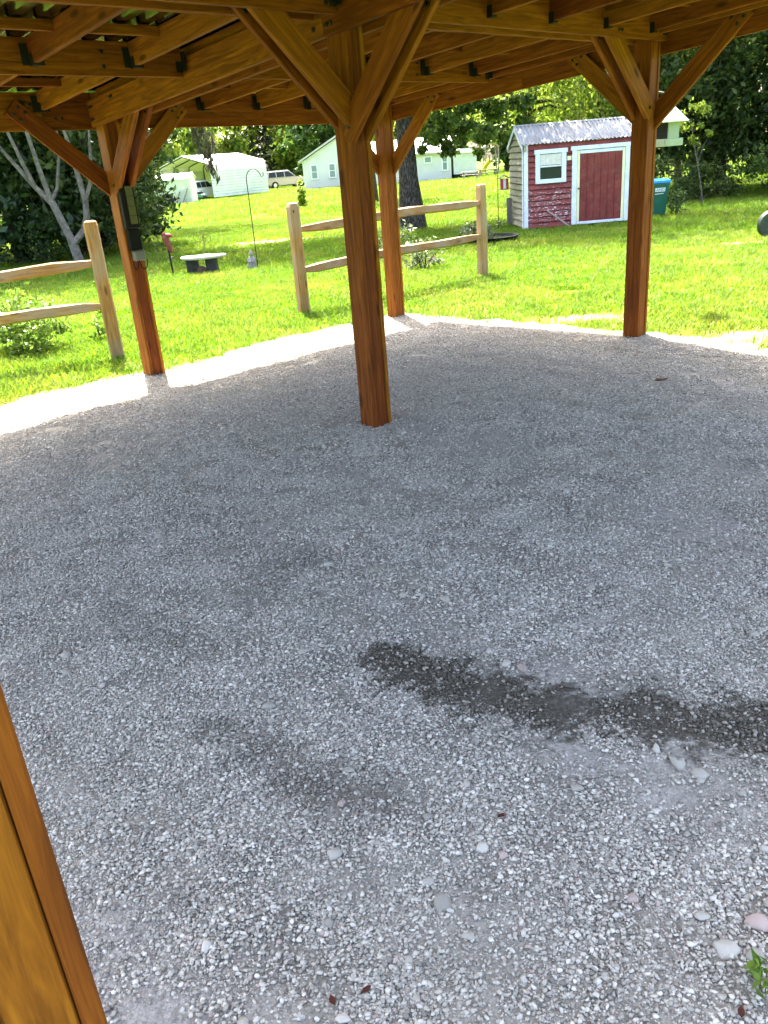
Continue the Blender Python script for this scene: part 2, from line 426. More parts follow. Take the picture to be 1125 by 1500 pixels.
# gravel pad --------------------------------------------------------------
def edge_u(v): return -0.055 + 0.012 * np.sin(v * 9.0) + 0.008 * np.sin(v * 23 + 1)
def edge_v(u): return -0.045 - 0.03 * np.clip(u - 1.0, 0, 2) + 0.014 * np.sin(u * 8.0 + 1) + 0.008 * np.sin(u * 27)
STAINS = [((0.0, 2.38), (0.22, 2.20), 0.155, 1.0), ((0.22, 2.20), (0.50, 2.05), 0.165, 1.0), ((0.50, 2.05), (0.74, 1.98), 0.115, 0.85), ((0.74, 1.98), (1.3, 1.78), 0.175, 1.0),
          ((-0.58, 2.07), (-0.32, 1.92), 0.10, 0.5), ((-0.30, 1.84), (-0.12, 1.72), 0.12, 0.5), ((-1.12, 2.82), (-0.70, 2.58), 0.15, 0.28), ((-0.55, 3.05), (-0.35, 3.2), 0.14, 0.3)]
def gravel_color(t, stone):
    ge = t.node('ShaderNodeNewGeometry'); P = ge.outputs['Position']
    big = t.noise(P, 1.3, 4, 0.6); mid = t.noise(P, 8, 5, 0.65)
    if stone:
        c = t.ramp(ge.outputs['Random Per Island'], [(0.0, (0.14, 0.127, 0.097)), (0.18, (0.29, 0.264, 0.204)), (0.5, (0.46, 0.420, 0.328)), (0.78, (0.56, 0.515, 0.410)), (0.92, (0.64, 0.595, 0.49)), (0.955, (0.48, 0.36, 0.29)), (1.0, (0.22, 0.17, 0.13))])
        hs = t.node('ShaderNodeHueSaturation'); t.link(c, hs.inputs['Color']); t.link(t.math('ADD', t.math('MULTIPLY', t.objrand(), 0.3), 0.85), hs.inputs['Value']); c = hs.outputs[0]
        c = t.mix(t.math('MULTIPLY', t.noise(P, 180, 3), 0.25), c, (0.3, 0.3, 0.3, 1))
    else:
        f = t.noise(P, 140, 6, 0.75)
        c = t.ramp(f, [(0.3, (0.15, 0.136, 0.111)), (0.5, (0.31, 0.283, 0.232)), (0.7, (0.48, 0.443, 0.375))])
        vo = t.node('ShaderNodeTexVoronoi'); vo.inputs['Scale'].default_value = 75; t.link(P, vo.inputs['Vector'])
        c = t.mix(0.35, c, t.ramp(vo.outputs['Color'], [(0.2, (0.12, 0.11, 0.095)), (0.8, (0.46, 0.43, 0.37))]))
        # bare dust lies light where loose stone is thin; elsewhere shade in the gaps between stones is painted in
        sx = t.node('ShaderNodeSeparateXYZ'); t.link(P, sx.inputs[0]); X, Y = sx.outputs[0], sx.outputs[1]
        sn = lambda a: t.math('SINE', a)
        a1 = sn(t.math('ADD', t.math('MULTIPLY', X, 3.1), t.math('MULTIPLY', sn(t.math('MULTIPLY', Y, 2.7)), 0.7)))
        a2 = t.math('COSINE', t.math('ADD', t.math('ADD', t.math('MULTIPLY', Y, 2.3), 1.3), t.math('MULTIPLY', sn(t.math('MULTIPLY', X, 1.9)), 0.8)))
        a3 = sn(t.math('ADD', t.math('MULTIPLY', X, 7.3), t.math('MULTIPLY', Y, 5.1)))
        nn = t.math('ADD', t.math('MULTIPLY', a1, a2), t.math('MULTIPLY', a3, 0.5))
        c = t.mix(t.ramp(nn, [(0.25, (1, 1, 1)), (0.95, (0, 0, 0))]), c, t.mix(1.0, c, (0.85, 0.84, 0.80, 1), 'MULTIPLY'))
    # dusty brownish zones
    dz = t.ramp(big, [(0.45, (0, 0, 0)), (0.68, (1, 1, 1))])
    c = t.mix(t.math('MULTIPLY', dz, 0.35 if stone else 0.55), c, (0.34, 0.318, 0.25, 1))
    # damp stains with their own shape
    sp = t.node('ShaderNodeSeparateXYZ'); t.link(P, sp.inputs[0]); tot = None
    fine = t.noise(P, 30, 4, 0.7)
    for (ax, ay), (bx, by), w, k in STAINS:
        dx, dy = bx - ax, by - ay; L2 = dx * dx + dy * dy
        px = t.math('SUBTRACT', sp.outputs[0], ax); py = t.math('SUBTRACT', sp.outputs[1], ay)
        h = t.math('DIVIDE', t.math('ADD', t.math('MULTIPLY', px, dx), t.math('MULTIPLY', py, dy)), L2, clamp=True)
        qx = t.math('SUBTRACT', px, t.math('MULTIPLY', h, dx)); qy = t.math('SUBTRACT', py, t.math('MULTIPLY', h, dy))
        d = t.math('SQRT', t.math('ADD', t.math('MULTIPLY', qx, qx), t.math('MULTIPLY', qy, qy)))
        d = t.math('DIVIDE', d, w)
        d = t.math('ADD', d, t.math('ADD', t.math('MULTIPLY', t.math('SUBTRACT', mid, 0.5), 2.3), t.math('MULTIPLY', t.math('SUBTRACT', fine, 0.5), 2.3)))
        mk = t.math('MULTIPLY', t.ramp(d, [(0.45, (1, 1, 1)), (1.05, (0, 0, 0))]), k)
        tot = mk if tot is None else t.math('MAXIMUM', tot, mk)
    wet = t.mix(1.0, c, (0.25, 0.235, 0.205, 1), 'MULTIPLY')
    if stone: tot = t.math('MULTIPLY', tot, t.ramp(ge.outputs['Random Per Island'], [(0.70, (1, 1, 1)), (0.95, (0.45, 0.45, 0.45))]))
    c = t.mix(t.math('MULTIPLY', tot, 0.95), c, wet)
    return c, P, tot
def gravel_mat():
    t = NT('gravel_dust'); c, P, tot = gravel_color(t, False); t.col(c); t.set(0.95, 0, 0.15)
    vo = t.node('ShaderNodeTexVoronoi'); vo.inputs['Scale'].default_value = 85; t.link(P, vo.inputs['Vector'])
    t.bump(t.math('ADD', vo.outputs['Distance'], t.noise(P, 220, 3)), 0.7, 0.008); return t.m
def stone_mat(k=1.0):
    t = NT('gravel_stone'); c, P, tot = gravel_color(t, True); t.col(c if k == 1 else t.mix(1.0, c, (k, k, k, 1), 'MULTIPLY')); t.set(0.8, 0, 0.25); t.bump(t.noise(P, 260, 4), 0.3, 0.002); return t.m
M_GRAVEL, M_STONE, M_BIGSTONE = gravel_mat(), stone_mat(), stone_mat(0.78)
NU = NV = 210
V = []; us = np.linspace(0, 1, NU); vs_ = np.linspace(0, 1, NV)
for a in us:
    for b in vs_:
        u = -0.06 + a * 2.75; v = -0.06 + b * 2.75
        eu, ev = edge_u(v), edge_v(u)
        u = eu + a * (2.7 - eu); v = ev + b * (2.7 - ev)
        p = site(u, v); ins = min(a, b, 1 - a, 1 - b) * 2.75 * 3
        fade = min(1, ins / 0.18)
        V.append((p.x, p.y, float(gz(p.x, p.y)) * fade + (-0.035 if ins < 1e-6 else -0.01 * (1 - fade))))
Fq = [(i * NV + j, (i + 1) * NV + j, (i + 1) * NV + j + 1, i * NV + j + 1) for i in range(NU - 1) for j in range(NV - 1)]
gravel = link('gravel_pad', mesh_np('gravel_pad', V, Fq, True), Matrix(), None, M_GRAVEL, kind='structure')
fix_normals(gravel.data)

# ------------------------------------------------------------------ scatter (point mesh + instances)
def scatter(name, pts, rot, scl, sources, parent=None, **props):
    me = bpy.data.meshes.new(name); n = len(pts)
    me.vertices.add(n); me.vertices.foreach_set('co', np.asarray(pts, np.float32).ravel())
    for nm, arr in (('rz', rot), ('sc', scl)):
        at = me.attributes.new(nm, 'FLOAT', 'POINT'); at.data.foreach_set('value', np.asarray(arr, np.float32))
    o = link(name, me, None, parent, None, **props)
    col = bpy.data.collections.new(name + '_sources')
    for s in sources: col.objects.link(s)
    ng = bpy.data.node_groups.new(name, 'GeometryNodeTree')
    ng.interface.new_socket('Geometry', in_out='INPUT', socket_type='NodeSocketGeometry'); ng.interface.new_socket('Geometry', in_out='OUTPUT', socket_type='NodeSocketGeometry')
    N = ng.nodes; L = ng.links
    gi = N.new('NodeGroupInput'); go = N.new('NodeGroupOutput'); ip = N.new('GeometryNodeInstanceOnPoints'); ci = N.new('GeometryNodeCollectionInfo')
    ci.inputs['Collection'].default_value = col; ci.inputs['Separate Children'].default_value = True; ci.inputs['Reset Children'].default_value = True
    ar = N.new('GeometryNodeInputNamedAttribute'); ar.data_type = 'FLOAT'; ar.inputs[0].default_value = 'rz'
    asc = N.new('GeometryNodeInputNamedAttribute'); asc.data_type = 'FLOAT'; asc.inputs[0].default_value = 'sc'
    cx = N.new('ShaderNodeCombineXYZ'); L.new(ar.outputs[0], cx.inputs[2])
    ip.inputs['Pick Instance'].default_value = True
    L.new(gi.outputs[0], ip.inputs['Points']); L.new(ci.outputs[0], ip.inputs['Instance']); L.new(cx.outputs[0], ip.inputs['Rotation']); L.new(asc.outputs[0], ip.inputs['Scale']); L.new(ip.outputs[0], go.inputs[0])
    md = o.modifiers.new('scatter', 'NODES'); md.node_group = ng
    return o
def source(name, me, mat):
    o = bpy.data.objects.new(name, me); me.materials.append(mat); return o

ICO_V = []; PHI = (1 + 5 ** .5) / 2
for s1 in (-1, 1):
    for s2 in (-1, 1): ICO_V += [(0, s1, s2 * PHI), (s1, s2 * PHI, 0), (s2 * PHI, 0, s1)]
ICO_V = np.array(ICO_V) / math.hypot(1, PHI)
def _ico_faces():
    bm = bmesh.new(); [bm.verts.new(p) for p in ICO_V]; r = bmesh.ops.convex_hull(bm, input=bm.verts[:]); bm.verts.index_update()
    f = [[v.index for v in fc.verts] for fc in bm.faces]; bm.free(); return np.array(f)
ICO_F = _ico_faces()
def stone_geo(rg, size, flat=0.65):
    V = ICO_V * (1 + rg.uniform(-0.42, 0.38, (12, 1)))
    V = V * (rg.uniform(0.55, 1.35, 3) * np.array([1, 1, flat])) * size
    q = Quaternion(Vector(rg.normal(size=3)), rg.uniform(-0.5, 0.5)).to_matrix() @ Quaternion((0, 0, 1), rg.uniform(0, 6.28)).to_matrix()
    return V @ np.array(q).T
def clump(name, rg, n, radius, smin, smax):
    Vs = []; Fs = []
    for k in range(n):
        s = smin + (smax - smin) * rg.uniform() ** 2.2
        a, r = rg.uniform(0, 6.28), radius * math.sqrt(rg.uniform())
        Vs.append(stone_geo(rg, s / 2) + np.array([r * math.cos(a), r * math.sin(a), s * rg.uniform(0.05, 0.55)])); Fs.append(ICO_F + 12 * k)
    return mesh_np(name, np.concatenate(Vs), np.concatenate(Fs))
rs = np.random.default_rng(5)
fine_src = [source('gravel_clump', clump('gravel_clump', rs, 130, 0.085, 0.004, 0.0148), M_STONE) for _ in range(6)]
def inside_pad(x, y, m=0.0):
    dx, dy = x - F0.x, y - F0.y; u = (dx * UD.x + dy * UD.y) / BAY; v = (dx * VD.x + dy * VD.y) / BAY
    return (u > edge_u(v) + m) & (v > edge_v(u) + m) & (u < 2.6) & (v < 2.6)
def cover(x, y):
    """how much loose stone lies on the dust (patchy)"""
    n = np.sin(x * 3.1 + 0.7 * np.sin(y * 2.7)) * np.cos(y * 2.3 + 1.3 + 0.8 * np.sin(x * 1.9)) + 0.5 * np.sin(x * 7.3 + y * 5.1)
    return np.clip(1.0 - 0.36 * n, 0.42, 1)
px, sc_ = [], []
for (y0, y1, dens, s0, s1) in ((0.7, 2.6, 400, 0.75, 1.0), (2.6, 4.5, 320, 0.8, 1.0), (4.5, 7.0, 260, 0.85, 1.1), (7.0, 9.6, 220, 0.9, 1.2)):
    half = lambda y: 0.9 + 0.62 * y
    n = int(dens * (y1 - y0) * 2 * half(y1)); x = rs.uniform(-half(y1), half(y1), n); y = rs.uniform(y0, y1, n)
    k = (np.abs(x) < half(y)) & inside_pad(x, y, 0.0) & (rs.uniform(size=n) < cover(x, y))
    px.append(np.stack([x[k], y[k], gz(x[k], y[k]) - 0.001], 1)); sc_.append(rs.uniform(s0, s1, k.sum()))
P = np.concatenate(px); S = np.concatenate(sc_)
scatter('loose_gravel', P, rs.uniform(0, 6.28, len(P)), S, fine_src, gravel, kind='stuff')
# the bigger stones, one by one
stone_meshes = []
for i in range(10):
    V = stone_geo(rs, 0.5, 0.6); me = mesh_np('stone', V, ICO_F)
    bm = bmesh.new(); bm.from_mesh(me); bmesh.ops.recalc_face_normals(bm, faces=bm.faces)
    for q in range(7):
        nn = Vector(rs.normal(size=3)).normalized(); r_ = bmesh.ops.bisect_plane(bm, geom=bm.verts[:] + bm.edges[:] + bm.faces[:], plane_co=nn * rs.uniform(0.27, 0.42), plane_no=nn, clear_outer=True)
        bmesh.ops.contextual_create(bm, geom=[e for e in r_['geom_cut'] if isinstance(e, bmesh.types.BMEdge)])
    bmesh.ops.recalc_face_normals(bm, faces=bm.faces); bm.to_mesh(me); bm.free()
    me.materials.append(M_BIGSTONE); stone_meshes.append(me)
spots = [(.06, 1.38, .062), (.11, 1.28, .045), (.03, 1.44, .05), (.12, 2.77, .05), (.21, 2.74, .05), (.05, 2.81, .045), (.09, 2.85, .04), (.16, 2.84, .045), (.65, 1.2, .05), (.75, 1.26, .06), (.71, 1.18, .05), (.78, 1.2, .065), (.80, 1.31, .05), (.72, 1.83, .045), (.76, 1.77, .06), (.80, 1.72, .05), (.47, 1.72, .04), (.33, 2.38, .045), (.37, 2.31, .04), (.42, 2.27, .05), (.47, 2.22, .045), (.54, 2.16, .05), (.28, 2.45, .045), (-.26, 3.11, .06), (-.33, 2.48, .05), (-1.23, 2.61, .05), (-.8, 2.76, .045), (-.48, 1.3, .05), (-.2, 1.55, .04), (.5, 1.35, .04), (-1.1, 3.6, .06), (-.55, 3.9, .06), (.9, 3.4, .06), (-.32, 4.55, .06), (-.22, 4.72, .05), (-.40, 4.78, .055), (-.1, 4.7, .05), (.16, 4.74, .05), (.22, 4.86, .045), (-.2, 5.2, .05), (1.3, 4.1, .06), (0.95, 1.6, .055), (1.0, 1.7, .05), (.86, 1.45, .05)]
for (uu, vv) in ((1, 1), (1, 0), (0, 0), (0, 1)):
    pb = site(uu, vv)
    for k in range(9):
        a_ = rs.uniform(0, 6.28); spots.append((pb.x + 0.13 * math.cos(a_) * rs.uniform(0.85, 1.6), pb.y + 0.13 * math.sin(a_) * rs.uniform(0.85, 1.6), rs.uniform(0.025, 0.05)))
for k in range(150):
    y = 1.0 + 6.5 * rs.uniform() ** 1.8; x = rs.uniform(-1, 1) * (0.35 + 0.42 * y)
    spots.append((x, y, rs.uniform(0.018, 0.03) * (1 + 0.12 * y) * (1.35 if rs.uniform() < 0.1 else 1)))
for i, (x, y, s) in enumerate(spots):
    if not inside_pad(np.float64(x), np.float64(y), 0.01): continue
    M = Matrix.Translation((x, y, float(gz(x, y)) + s * 0.12)) @ Matrix.Rotation(rs.uniform(0, 6.28), 4, 'Z') @ Matrix.Diagonal((s, s * rs.uniform(0.75, 1.1), s * rs.uniform(0.7, 1.0), 1))
    link('stone', stone_meshes[i % 10], M, gravel)

# ------------------------------------------------------------------ grass
def tuft(name, rg, n, radius, h0, h1, w=0.006, lean=0.5):
    V = []; Fs = []
    for k in range(n):
        a, r = rg.uniform(0, 6.28), radius * math.sqrt(rg.uniform()); b = np.array([r * math.cos(a), r * math.sin(a), -0.01])
        h = rg.uniform(h0, h1); th = rg.uniform(0, 6.28); ln = lean * h * rg.uniform(0.2, 1.3)
        d = np.array([math.cos(th), math.sin(th), 0]) * ln; th2 = rg.uniform(0, 6.28); s = np.array([math.cos(th2), math.sin(th2), 0]) * w * rg.uniform(0.7, 1.3)
        m = b + np.array([0, 0, h * 0.6]) + d * 0.35; t = b + np.array([0, 0, h * rg.uniform(0.85, 1)]) + d
        o = len(V); V += [b - s, b + s, m + s * 0.8, m - s * 0.8, t + s * 0.15, t - s * 0.15]; Fs += [(o, o + 1, o + 2, o + 3), (o + 3, o + 2, o + 4, o + 5)]
    return mesh_np(name, V, Fs)
rgz = np.random.default_rng(21)
near_src = [source('grass_tuft', tuft('grass_tuft', rgz, 46, 0.13, 0.035, 0.095, 0.0045, 0.7), M_GRASS) for _ in range(6)]
straw_src = [source('straw_tuft', tuft('straw_tuft', rgz, 40, 0.13, 0.02, 0.06, 0.004, 1.3), M_STRAW) for _ in range(3)]
def lawn(n, x0, x1, y0, y1, fn=None):
    x = rgz.uniform(x0, x1, n); y = rgz.uniform(y0, y1, n); k = ~inside_pad(x, y, -0.012)
    for (dx, dy, rx, ry, kk) in DIRT: k &= ~((((x - dx) / rx) ** 2 + ((y - dy) / ry) ** 2 < 0.6 * rgz.uniform(0.2, 1.2, n)) & (kk > 0.55))
    if fn is not None: k &= fn(x, y)
    return np.stack([x[k], y[k], np.full(k.sum(), -0.03)], 1)
wedge = lambda m: (lambda x, y: np.abs(x) < m + 0.62 * y)
A = lawn(26000, -11, 12, 5.0, 15.5, wedge(1.5)); B = lawn(24000, -17, 19, 15.5, 32, wedge(1.5)); D = lawn(30000, -50, 56, 32, 90, wedge(2))
P = np.concatenate([A, B, D]); S = np.concatenate([rgz.uniform(0.7, 1.15, len(A)), rgz.uniform(0.9, 1.5, len(B)), rgz.uniform(1.6, 2.8, len(D))])
P[:, 2] += 0
scatter('grass', P, rgz.uniform(0, 6.28, len(P)), S, near_src, None, kind='stuff', label='mown bright green lawn around the gravel pad', category='grass')
def near_edge(x, y):
    dx, dy = x - F0.x, y - F0.y; u = (dx * UD.x + dy * UD.y) / BAY; v = (dx * VD.x + dy * VD.y) / BAY
    d = np.minimum(np.abs(u - edge_u(v)) + (v < -0.1) * 9, (np.abs(v - edge_v(u)) * 2.2 + (u < -0.1) * 9)) * BAY
    return rgz.uniform(size=len(x)) < np.exp(-(d / 0.9) ** 2) * 0.9
def dry_patch(x, y):
    n = np.sin(x * 1.3 + 2 * np.sin(y * 0.7)) * np.cos(y * 1.1 + 1.5 * np.sin(x * 0.6)) + 0.4 * np.sin(x * 3.7 + y * 2.9)
    return rgz.uniform(size=len(x)) < np.clip(n * 0.5 - 0.08, 0, 0.5) + 0.35 * np.exp(-(((x - 3.6) / 1.8) ** 2 + ((y - 8.0) / 1.3) ** 2))
P = np.concatenate([lawn(9000, -5, 8, 4.0, 11.5, near_edge), lawn(7000, -8, 10, 5.0, 20, dry_patch)])
scatter('dry_grass', P, rgz.uniform(0, 6.28, len(P)), rgz.uniform(0.7, 1.2, len(P)), straw_src, None, kind='stuff', label='straw coloured dry grass along the gravel edge', category='grass')

# ------------------------------------------------------------------ gazebo
gz_root = thing('gazebo', site(0, 0, 0), 'large open timber pavilion with diagonal braces and metal roof over the gravel', 'pavilion')
ZH, ZV, ZU = 1.976, 1.994, 2.070            # undersides: header, v beams, u beams (relative, plus tilt)
TOP = 2.250
def sp(u, v, rel): return site(u, v, rel + tilt(u, v))
bolt_me = MB().lathe((0, 0, 0), [(0.013, 0), (0.013, 0.006), (0.008, 0.010)], 8).mesh('bolt'); bolt_me.materials.append(M_BOLT)
def bolt(p, n, parent, s=1.0):
    n = Vector(n).normalized(); q = n.to_track_quat('Z', 'Y').to_matrix().to_4x4()
    link('bolt', bolt_me, Matrix.Translation(Vector(p)) @ q @ Matrix.Scale(s, 4), parent)
hang_me = MB().box((0.005, 0, -0.042), (0.045, 0.048, 0.064)).box((-0.0175, 0, -0.012), (0.006, 0.128, 0.112)).mesh('joist_hanger'); hang_me.materials.append(M_BLACK)
def hanger(p, d, parent):
    d = Vector(d).normalized(); y = Z3.cross(d).normalized(); z = d.cross(y)
    link('joist_hanger', hang_me, Matrix(((d.x, y.x, z.x, p.x), (d.y, y.y, z.y, p.y), (d.z, y.z, z.z, p.z), (0, 0, 0, 1))), parent)

PW = 0.142
post_uv = {}
for i in range(3):
    for j in range(3):
        post_uv[(i, j)] = (i, j)
post_uv[(2, 2)] = (2.052, 1.957)
def make_post(u, v):
    b = site(u, v); z0 = float(gz(b.x, b.y)) - 0.12; z1 = 2.235 + tilt(u, v)
    c = lambda a, d, z: b + U3 * a + V3 * d + Vector((0, 0, z))
    core = board('post', c(0, 0, z0), c(0, 0, z1), PW - 0.014, PW - 0.0605, U3, M_CEDAR, gz_root, 0.004)
    for s in (-1, 1):
        board('post_board', c(s * (PW / 2 - 0.0145), 0, z0), c(s * (PW / 2 - 0.0145), 0, z1), PW, 0.029, U3, M_CEDAR, core, 0.005)
    return core
posts = {k: make_post(*uv) for k, uv in post_uv.items()}
HB = 0.0195                                                    # half board
# headers round the outside
HH = 0.265
for (a, b, side) in (((-0.07, 0), (2.1, 0), 'v'), ((-0.07, 2), (2.1, 2), 'v')):
    sgn = -1 if a[1] == 0 else 1
    off = V3 * (sgn * (PW / 2 + HB + 0.002))
    cuts = [-0.07, 1.16 if a[1] == 0 else 0.9, 2.1]
    for q in range(2):
        p0 = sp(cuts[q], a[1], ZH + HH / 2) + off; p1 = sp(cuts[q + 1], a[1], ZH + HH / 2) + off
        h = board('header_beam', p0, p1, 0.038, HH, Z3, M_CEDAR, gz_root)
        for t in ((0.035, 0.965)):
            for dz in (-0.05, 0.05):
                for dx in (-0.02, 0.03): bolt(p0.lerp(p1, t) + U3 * dx + Z3 * dz - off.normalized() * HB, -off, h)
for (a, sgn) in ((0, -1), (2, 1)):
    off = U3 * (sgn * (PW / 2 + HB + 0.002))
    cuts = [-0.02, 0.58, 2.02]
    for q in range(2):
        p0 = sp(a, cuts[q], ZH + HH / 2) + off; p1 = sp(a, cuts[q + 1], ZH + HH / 2) + off
        board('header_beam', p0, p1, 0.038, HH, Z3, M_CEDAR, gz_root)
    # inner ledger of the side header
    off2 = U3 * (-sgn * (PW / 2 + HB + 0.002)) * 0.2
    for (v0, v1) in ((0.03, 0.97), (1.03, 1.97)):
        board('ledger_board', sp(a, v0, TOP - 0.075) + off2, sp(a, v1, TOP - 0.075) + off2, 0.038, 0.14, Z3, M_CEDAR, gz_root)
OFF = (PW / 2 + HB + 0.003)
BH = 0.19
# doubled beams along v on the middle line, and along u on the middle line
for s in (-1, 1):
    off = U3 * (s * OFF)
    for (v0, v1) in ((-0.018, 0.985), (0.986, 2.0)):
        p0 = sp(1, v0, ZV + BH / 2) + off; p1 = sp(1, v1, ZV + BH / 2) + off
        b = board('beam', p0, p1, 0.038, BH, Z3, M_CEDAR, gz_root)
        d = (p1 - p0).normalized()
        for t in (0.035, 0.07, 2.94):
            for dz in (-0.045, 0.045): bolt(p0 + d * t + Z3 * dz + U3 * (s * HB), U3 * s, b)
        for dx in (0.42, 0.45): bolt(p0 + d * dx + Z3 * 0.055 + U3 * (s * HB), U3 * s, b)
    for (v0, v1) in ((0.02, 0.97), (1.03, 1.98)):
        board('ledger_board', sp(1, v0, TOP - 0.072) + off * 0.55, sp(1, v1, TOP - 0.072) + off * 0.55, 0.038, 0.14, Z3, M_CEDAR, gz_root)
for s in (-1, 1):
    off = V3 * (s * OFF)
    for (u0, u1) in ((-0.03, 0.955), (1.045, 2.03)):
        p0 = sp(u0, 1, ZU + BH / 2) + off; p1 = sp(u1, 1, ZU + BH / 2) + off
        b = board('beam', p0, p1, 0.038, BH, Z3, M_CEDAR, gz_root)
        d = (p1 - p0).normalized(); L = (p1 - p0).length
        for t in (0.035, 0.07, 0.62, 0.66, L - 0.04, L - 0.09):
            bolt(p0 + d * t + Z3 * (-0.05 if t < 1 else 0.03) + V3 * (s * HB), V3 * s, b)
        if u0 > 1: hanger(p0 + d * 0.02 + Z3 * 0.01, d, b)
# mid purlins
for v in (0.5, 1.5):
    for (u0, u1) in ((0.035, 0.955), (1.045, 2.0)):
        p0 = sp(u0, v, ZU - 0.005 + BH / 2); p1 = sp(u1, v, ZU - 0.005 + BH / 2)
        b = board('purlin', p0, p1, 0.038, BH, Z3, M_CEDAR, gz_root)
        d = (p1 - p0).normalized()
        hanger(p0 + d * 0.02 + Z3 * 0.005, d, b); hanger(p1 - d * 0.02 + Z3 * 0.005, -d, b)
        m = p0.lerp(p1, 0.32 if u0 < 1 else 0.19)
        for s in (-1, 1):
            for dz in (-0.045, 0.035): bolt(m + Z3 * dz + V3 * (s * HB), V3 * s, b)
# rafters in half bays, with hangers; blocking between them
RH = 0.135
lines_far = [0.10, 0.295, 0.49, 0.685, 0.875, 1.16, 1.37, 1.575, 1.775, 1.94]
lines_near = [0.05, 0.245, 0.45, 0.65, 0.86, 1.14, 1.35, 1.555, 1.76, 1.94]
for (v0, v1, ls) in ((0.0, 0.5, lines_far), (0.5, 1.0, lines_far), (1.0, 1.5, lines_near), (1.5, 2.0, lines_near)):
    g0 = 0.033 if v0 in (1.0,) else 0.008; g1 = 0.033 if v1 == 1.0 else 0.008
    if v0 == 0: g0 = -0.022
    for u in ls:
        p0 = sp(u, v0 + g0, TOP - RH / 2); p1 = sp(u, v1 - g1, TOP - RH / 2); d = (p1 - p0).normalized()
        r = board('rafter', p0, p1, 0.038, RH, Z3, M_CEDAR, gz_root)
        hanger(p0 + d * 0.02 + Z3 * -0.005, d, r); hanger(p1 - d * 0.02 + Z3 * -0.005, -d, r)
    edges = [0.02] + ls + [1.98]
    for vv in (v0 + 0.14, v0 + 0.31):
        for a, b in zip(edges[:-1], edges[1:]):
            if a < 1 < b: continue
            board('blocking', sp(a + 0.0068, vv, TOP - 0.028), sp(b - 0.0068, vv, TOP - 0.028), 0.036, 0.052, Z3, M_CEDAR, gz_root)
# braces
def brace(u, v, d, side, reach=0.64, drop=0.53, zt=None, n=None):
    """d: unit vector in plan; side: unit normal offset vector; from the post up to the beam"""
    base = sp(u, v, 0) + side
    ztop = (zt if zt is not None else ZH + 0.13)
    slope = (SV if abs(d.dot(V3)) > 0.5 else SU) / BAY * (1 if (d.dot(V3) + d.dot(U3)) > 0 else -1) * reach
    a = base + d * 0.01 + Z3 * (ztop - drop - 0.055); b = base + d * reach + Z3 * (ztop + slope)
    br = board('brace', a, b, 0.036, 0.135, Z3, M_CEDAR, gz_root)
    nn = side.normalized()
    for face in (1, -1):
        for (t, w) in ((0.07, 0.0), (0.89, 0.03), (0.95, 0.03), (0.89, -0.035), (0.95, -0.035)):
            ax = (b - a).normalized(); up = (Z3 - ax * ax.dot(Z3)).normalized()
            bolt(a.lerp(b, t) + up * w + nn * (0.018 * face), nn * face, br)
    return br
IN = PW / 2 + 0.021
for (u, v), (uu, vv) in post_uv.items():
    # along u (outer rows: one board on the header's inner side, centre row: a pair)
    du = [1] if u == 0 else ([-1] if u == 2 else [1, -1])
    dv = [1] if v == 0 else ([-1] if v == 2 else [1, -1])
    if (u, v) == (2, 2): continue
    for s in du:
        if v == 1:
            if u == 1 and s == -1: continue
            for k in (-1, 1): brace(uu, vv, U3 * s, V3 * (k * (OFF - 0.04)), zt=ZU + 0.10)
        else:
            brace(uu, vv, U3 * s, V3 * ((-1 if v == 0 else 1) * (PW / 2 - 0.018)), 0.72, 0.58, zt=ZH + 0.17)
    for s in dv:
        if u == 1:
            if v == 1 and s == -1: continue
            for k in (-1, 1): brace(uu, vv, V3 * s, U3 * (k * (OFF - 0.04)), zt=ZV + 0.10)
        else:
            brace(uu, vv, V3 * s, U3 * ((-1 if u == 0 else 1) * (PW / 2 - 0.018)), 0.72, 0.58, zt=ZH + 0.17)
# corrugated sheets
def roof_mat():
    t = NT('roof_sheet_metal'); v = t.coord('Object'); n = t.noise(v, 3, 5, 0.6)
    t.col(t.ramp(n, [(0.3, (0.075, 0.072, 0.066)), (0.7, (0.14, 0.135, 0.12))])); t.set(0.14, 0.95, 0.5); return t.m
M_ROOF = roof_mat()
def corrugated(name, p0, p1, across, width, pitch, amp, mat, parent, thick=0.0015, steps=1, seg=6, **props):
    """sheet running p0->p1, profile along `across`"""
    p0 = Vector(p0); p1 = Vector(p1); ac = Vector(across).normalized(); nrm = (p1 - p0).cross(ac).normalized()
    if nrm.z < 0: nrm = -nrm
    n = int(width / pitch * seg); V = []; Fs = []
    for layer in (0, 1):
        for i in range(n + 1):
            w = width * i / n; ph = (i % seg) / seg
            h = amp * (1 if ph < 0.2 else (1 - (ph - 0.2) / 0.15 if ph < 0.35 else (0 if ph < 0.85 else (ph - 0.85) / 0.15))) if seg > 6 else amp * 0.5 * (1 + math.sin(2 * math.pi * i / seg))
            for k in range(steps + 1):
                V.append(p0.lerp(p1, k / steps) + ac * w + nrm * (h + layer * thick))
    m = (n + 1) * (steps + 1)
    for layer in (0, 1):
        for i in range(n):
            for k in range(steps):
                a = layer * m + i * (steps + 1) + k; q = (a, a + 1, a + steps + 2, a + steps + 1); Fs.append(q if layer else q[::-1])
    mb = MB(); mb.add(V, Fs, False); return mb.build(name, mat, parent, **props)
OV = 0.165
w = (2 + 2 * OV) * BAY / 7
for i in range(7):
    u0 = -OV + i * (2 + 2 * OV) / 7
    a = sp(u0, -OV, TOP + 0.004 + (0.003 if i % 2 else 0)); b = sp(u0, 2 + OV * 0.6, TOP + 0.004 + (0.003 if i % 2 else 0))
    corrugated('roof_sheet', a, b, sp(1, 0, 0) - sp(0, 0, 0), w + 0.03, 0.145, 0.022, M_ROOF, gz_root, steps=1, seg=10)

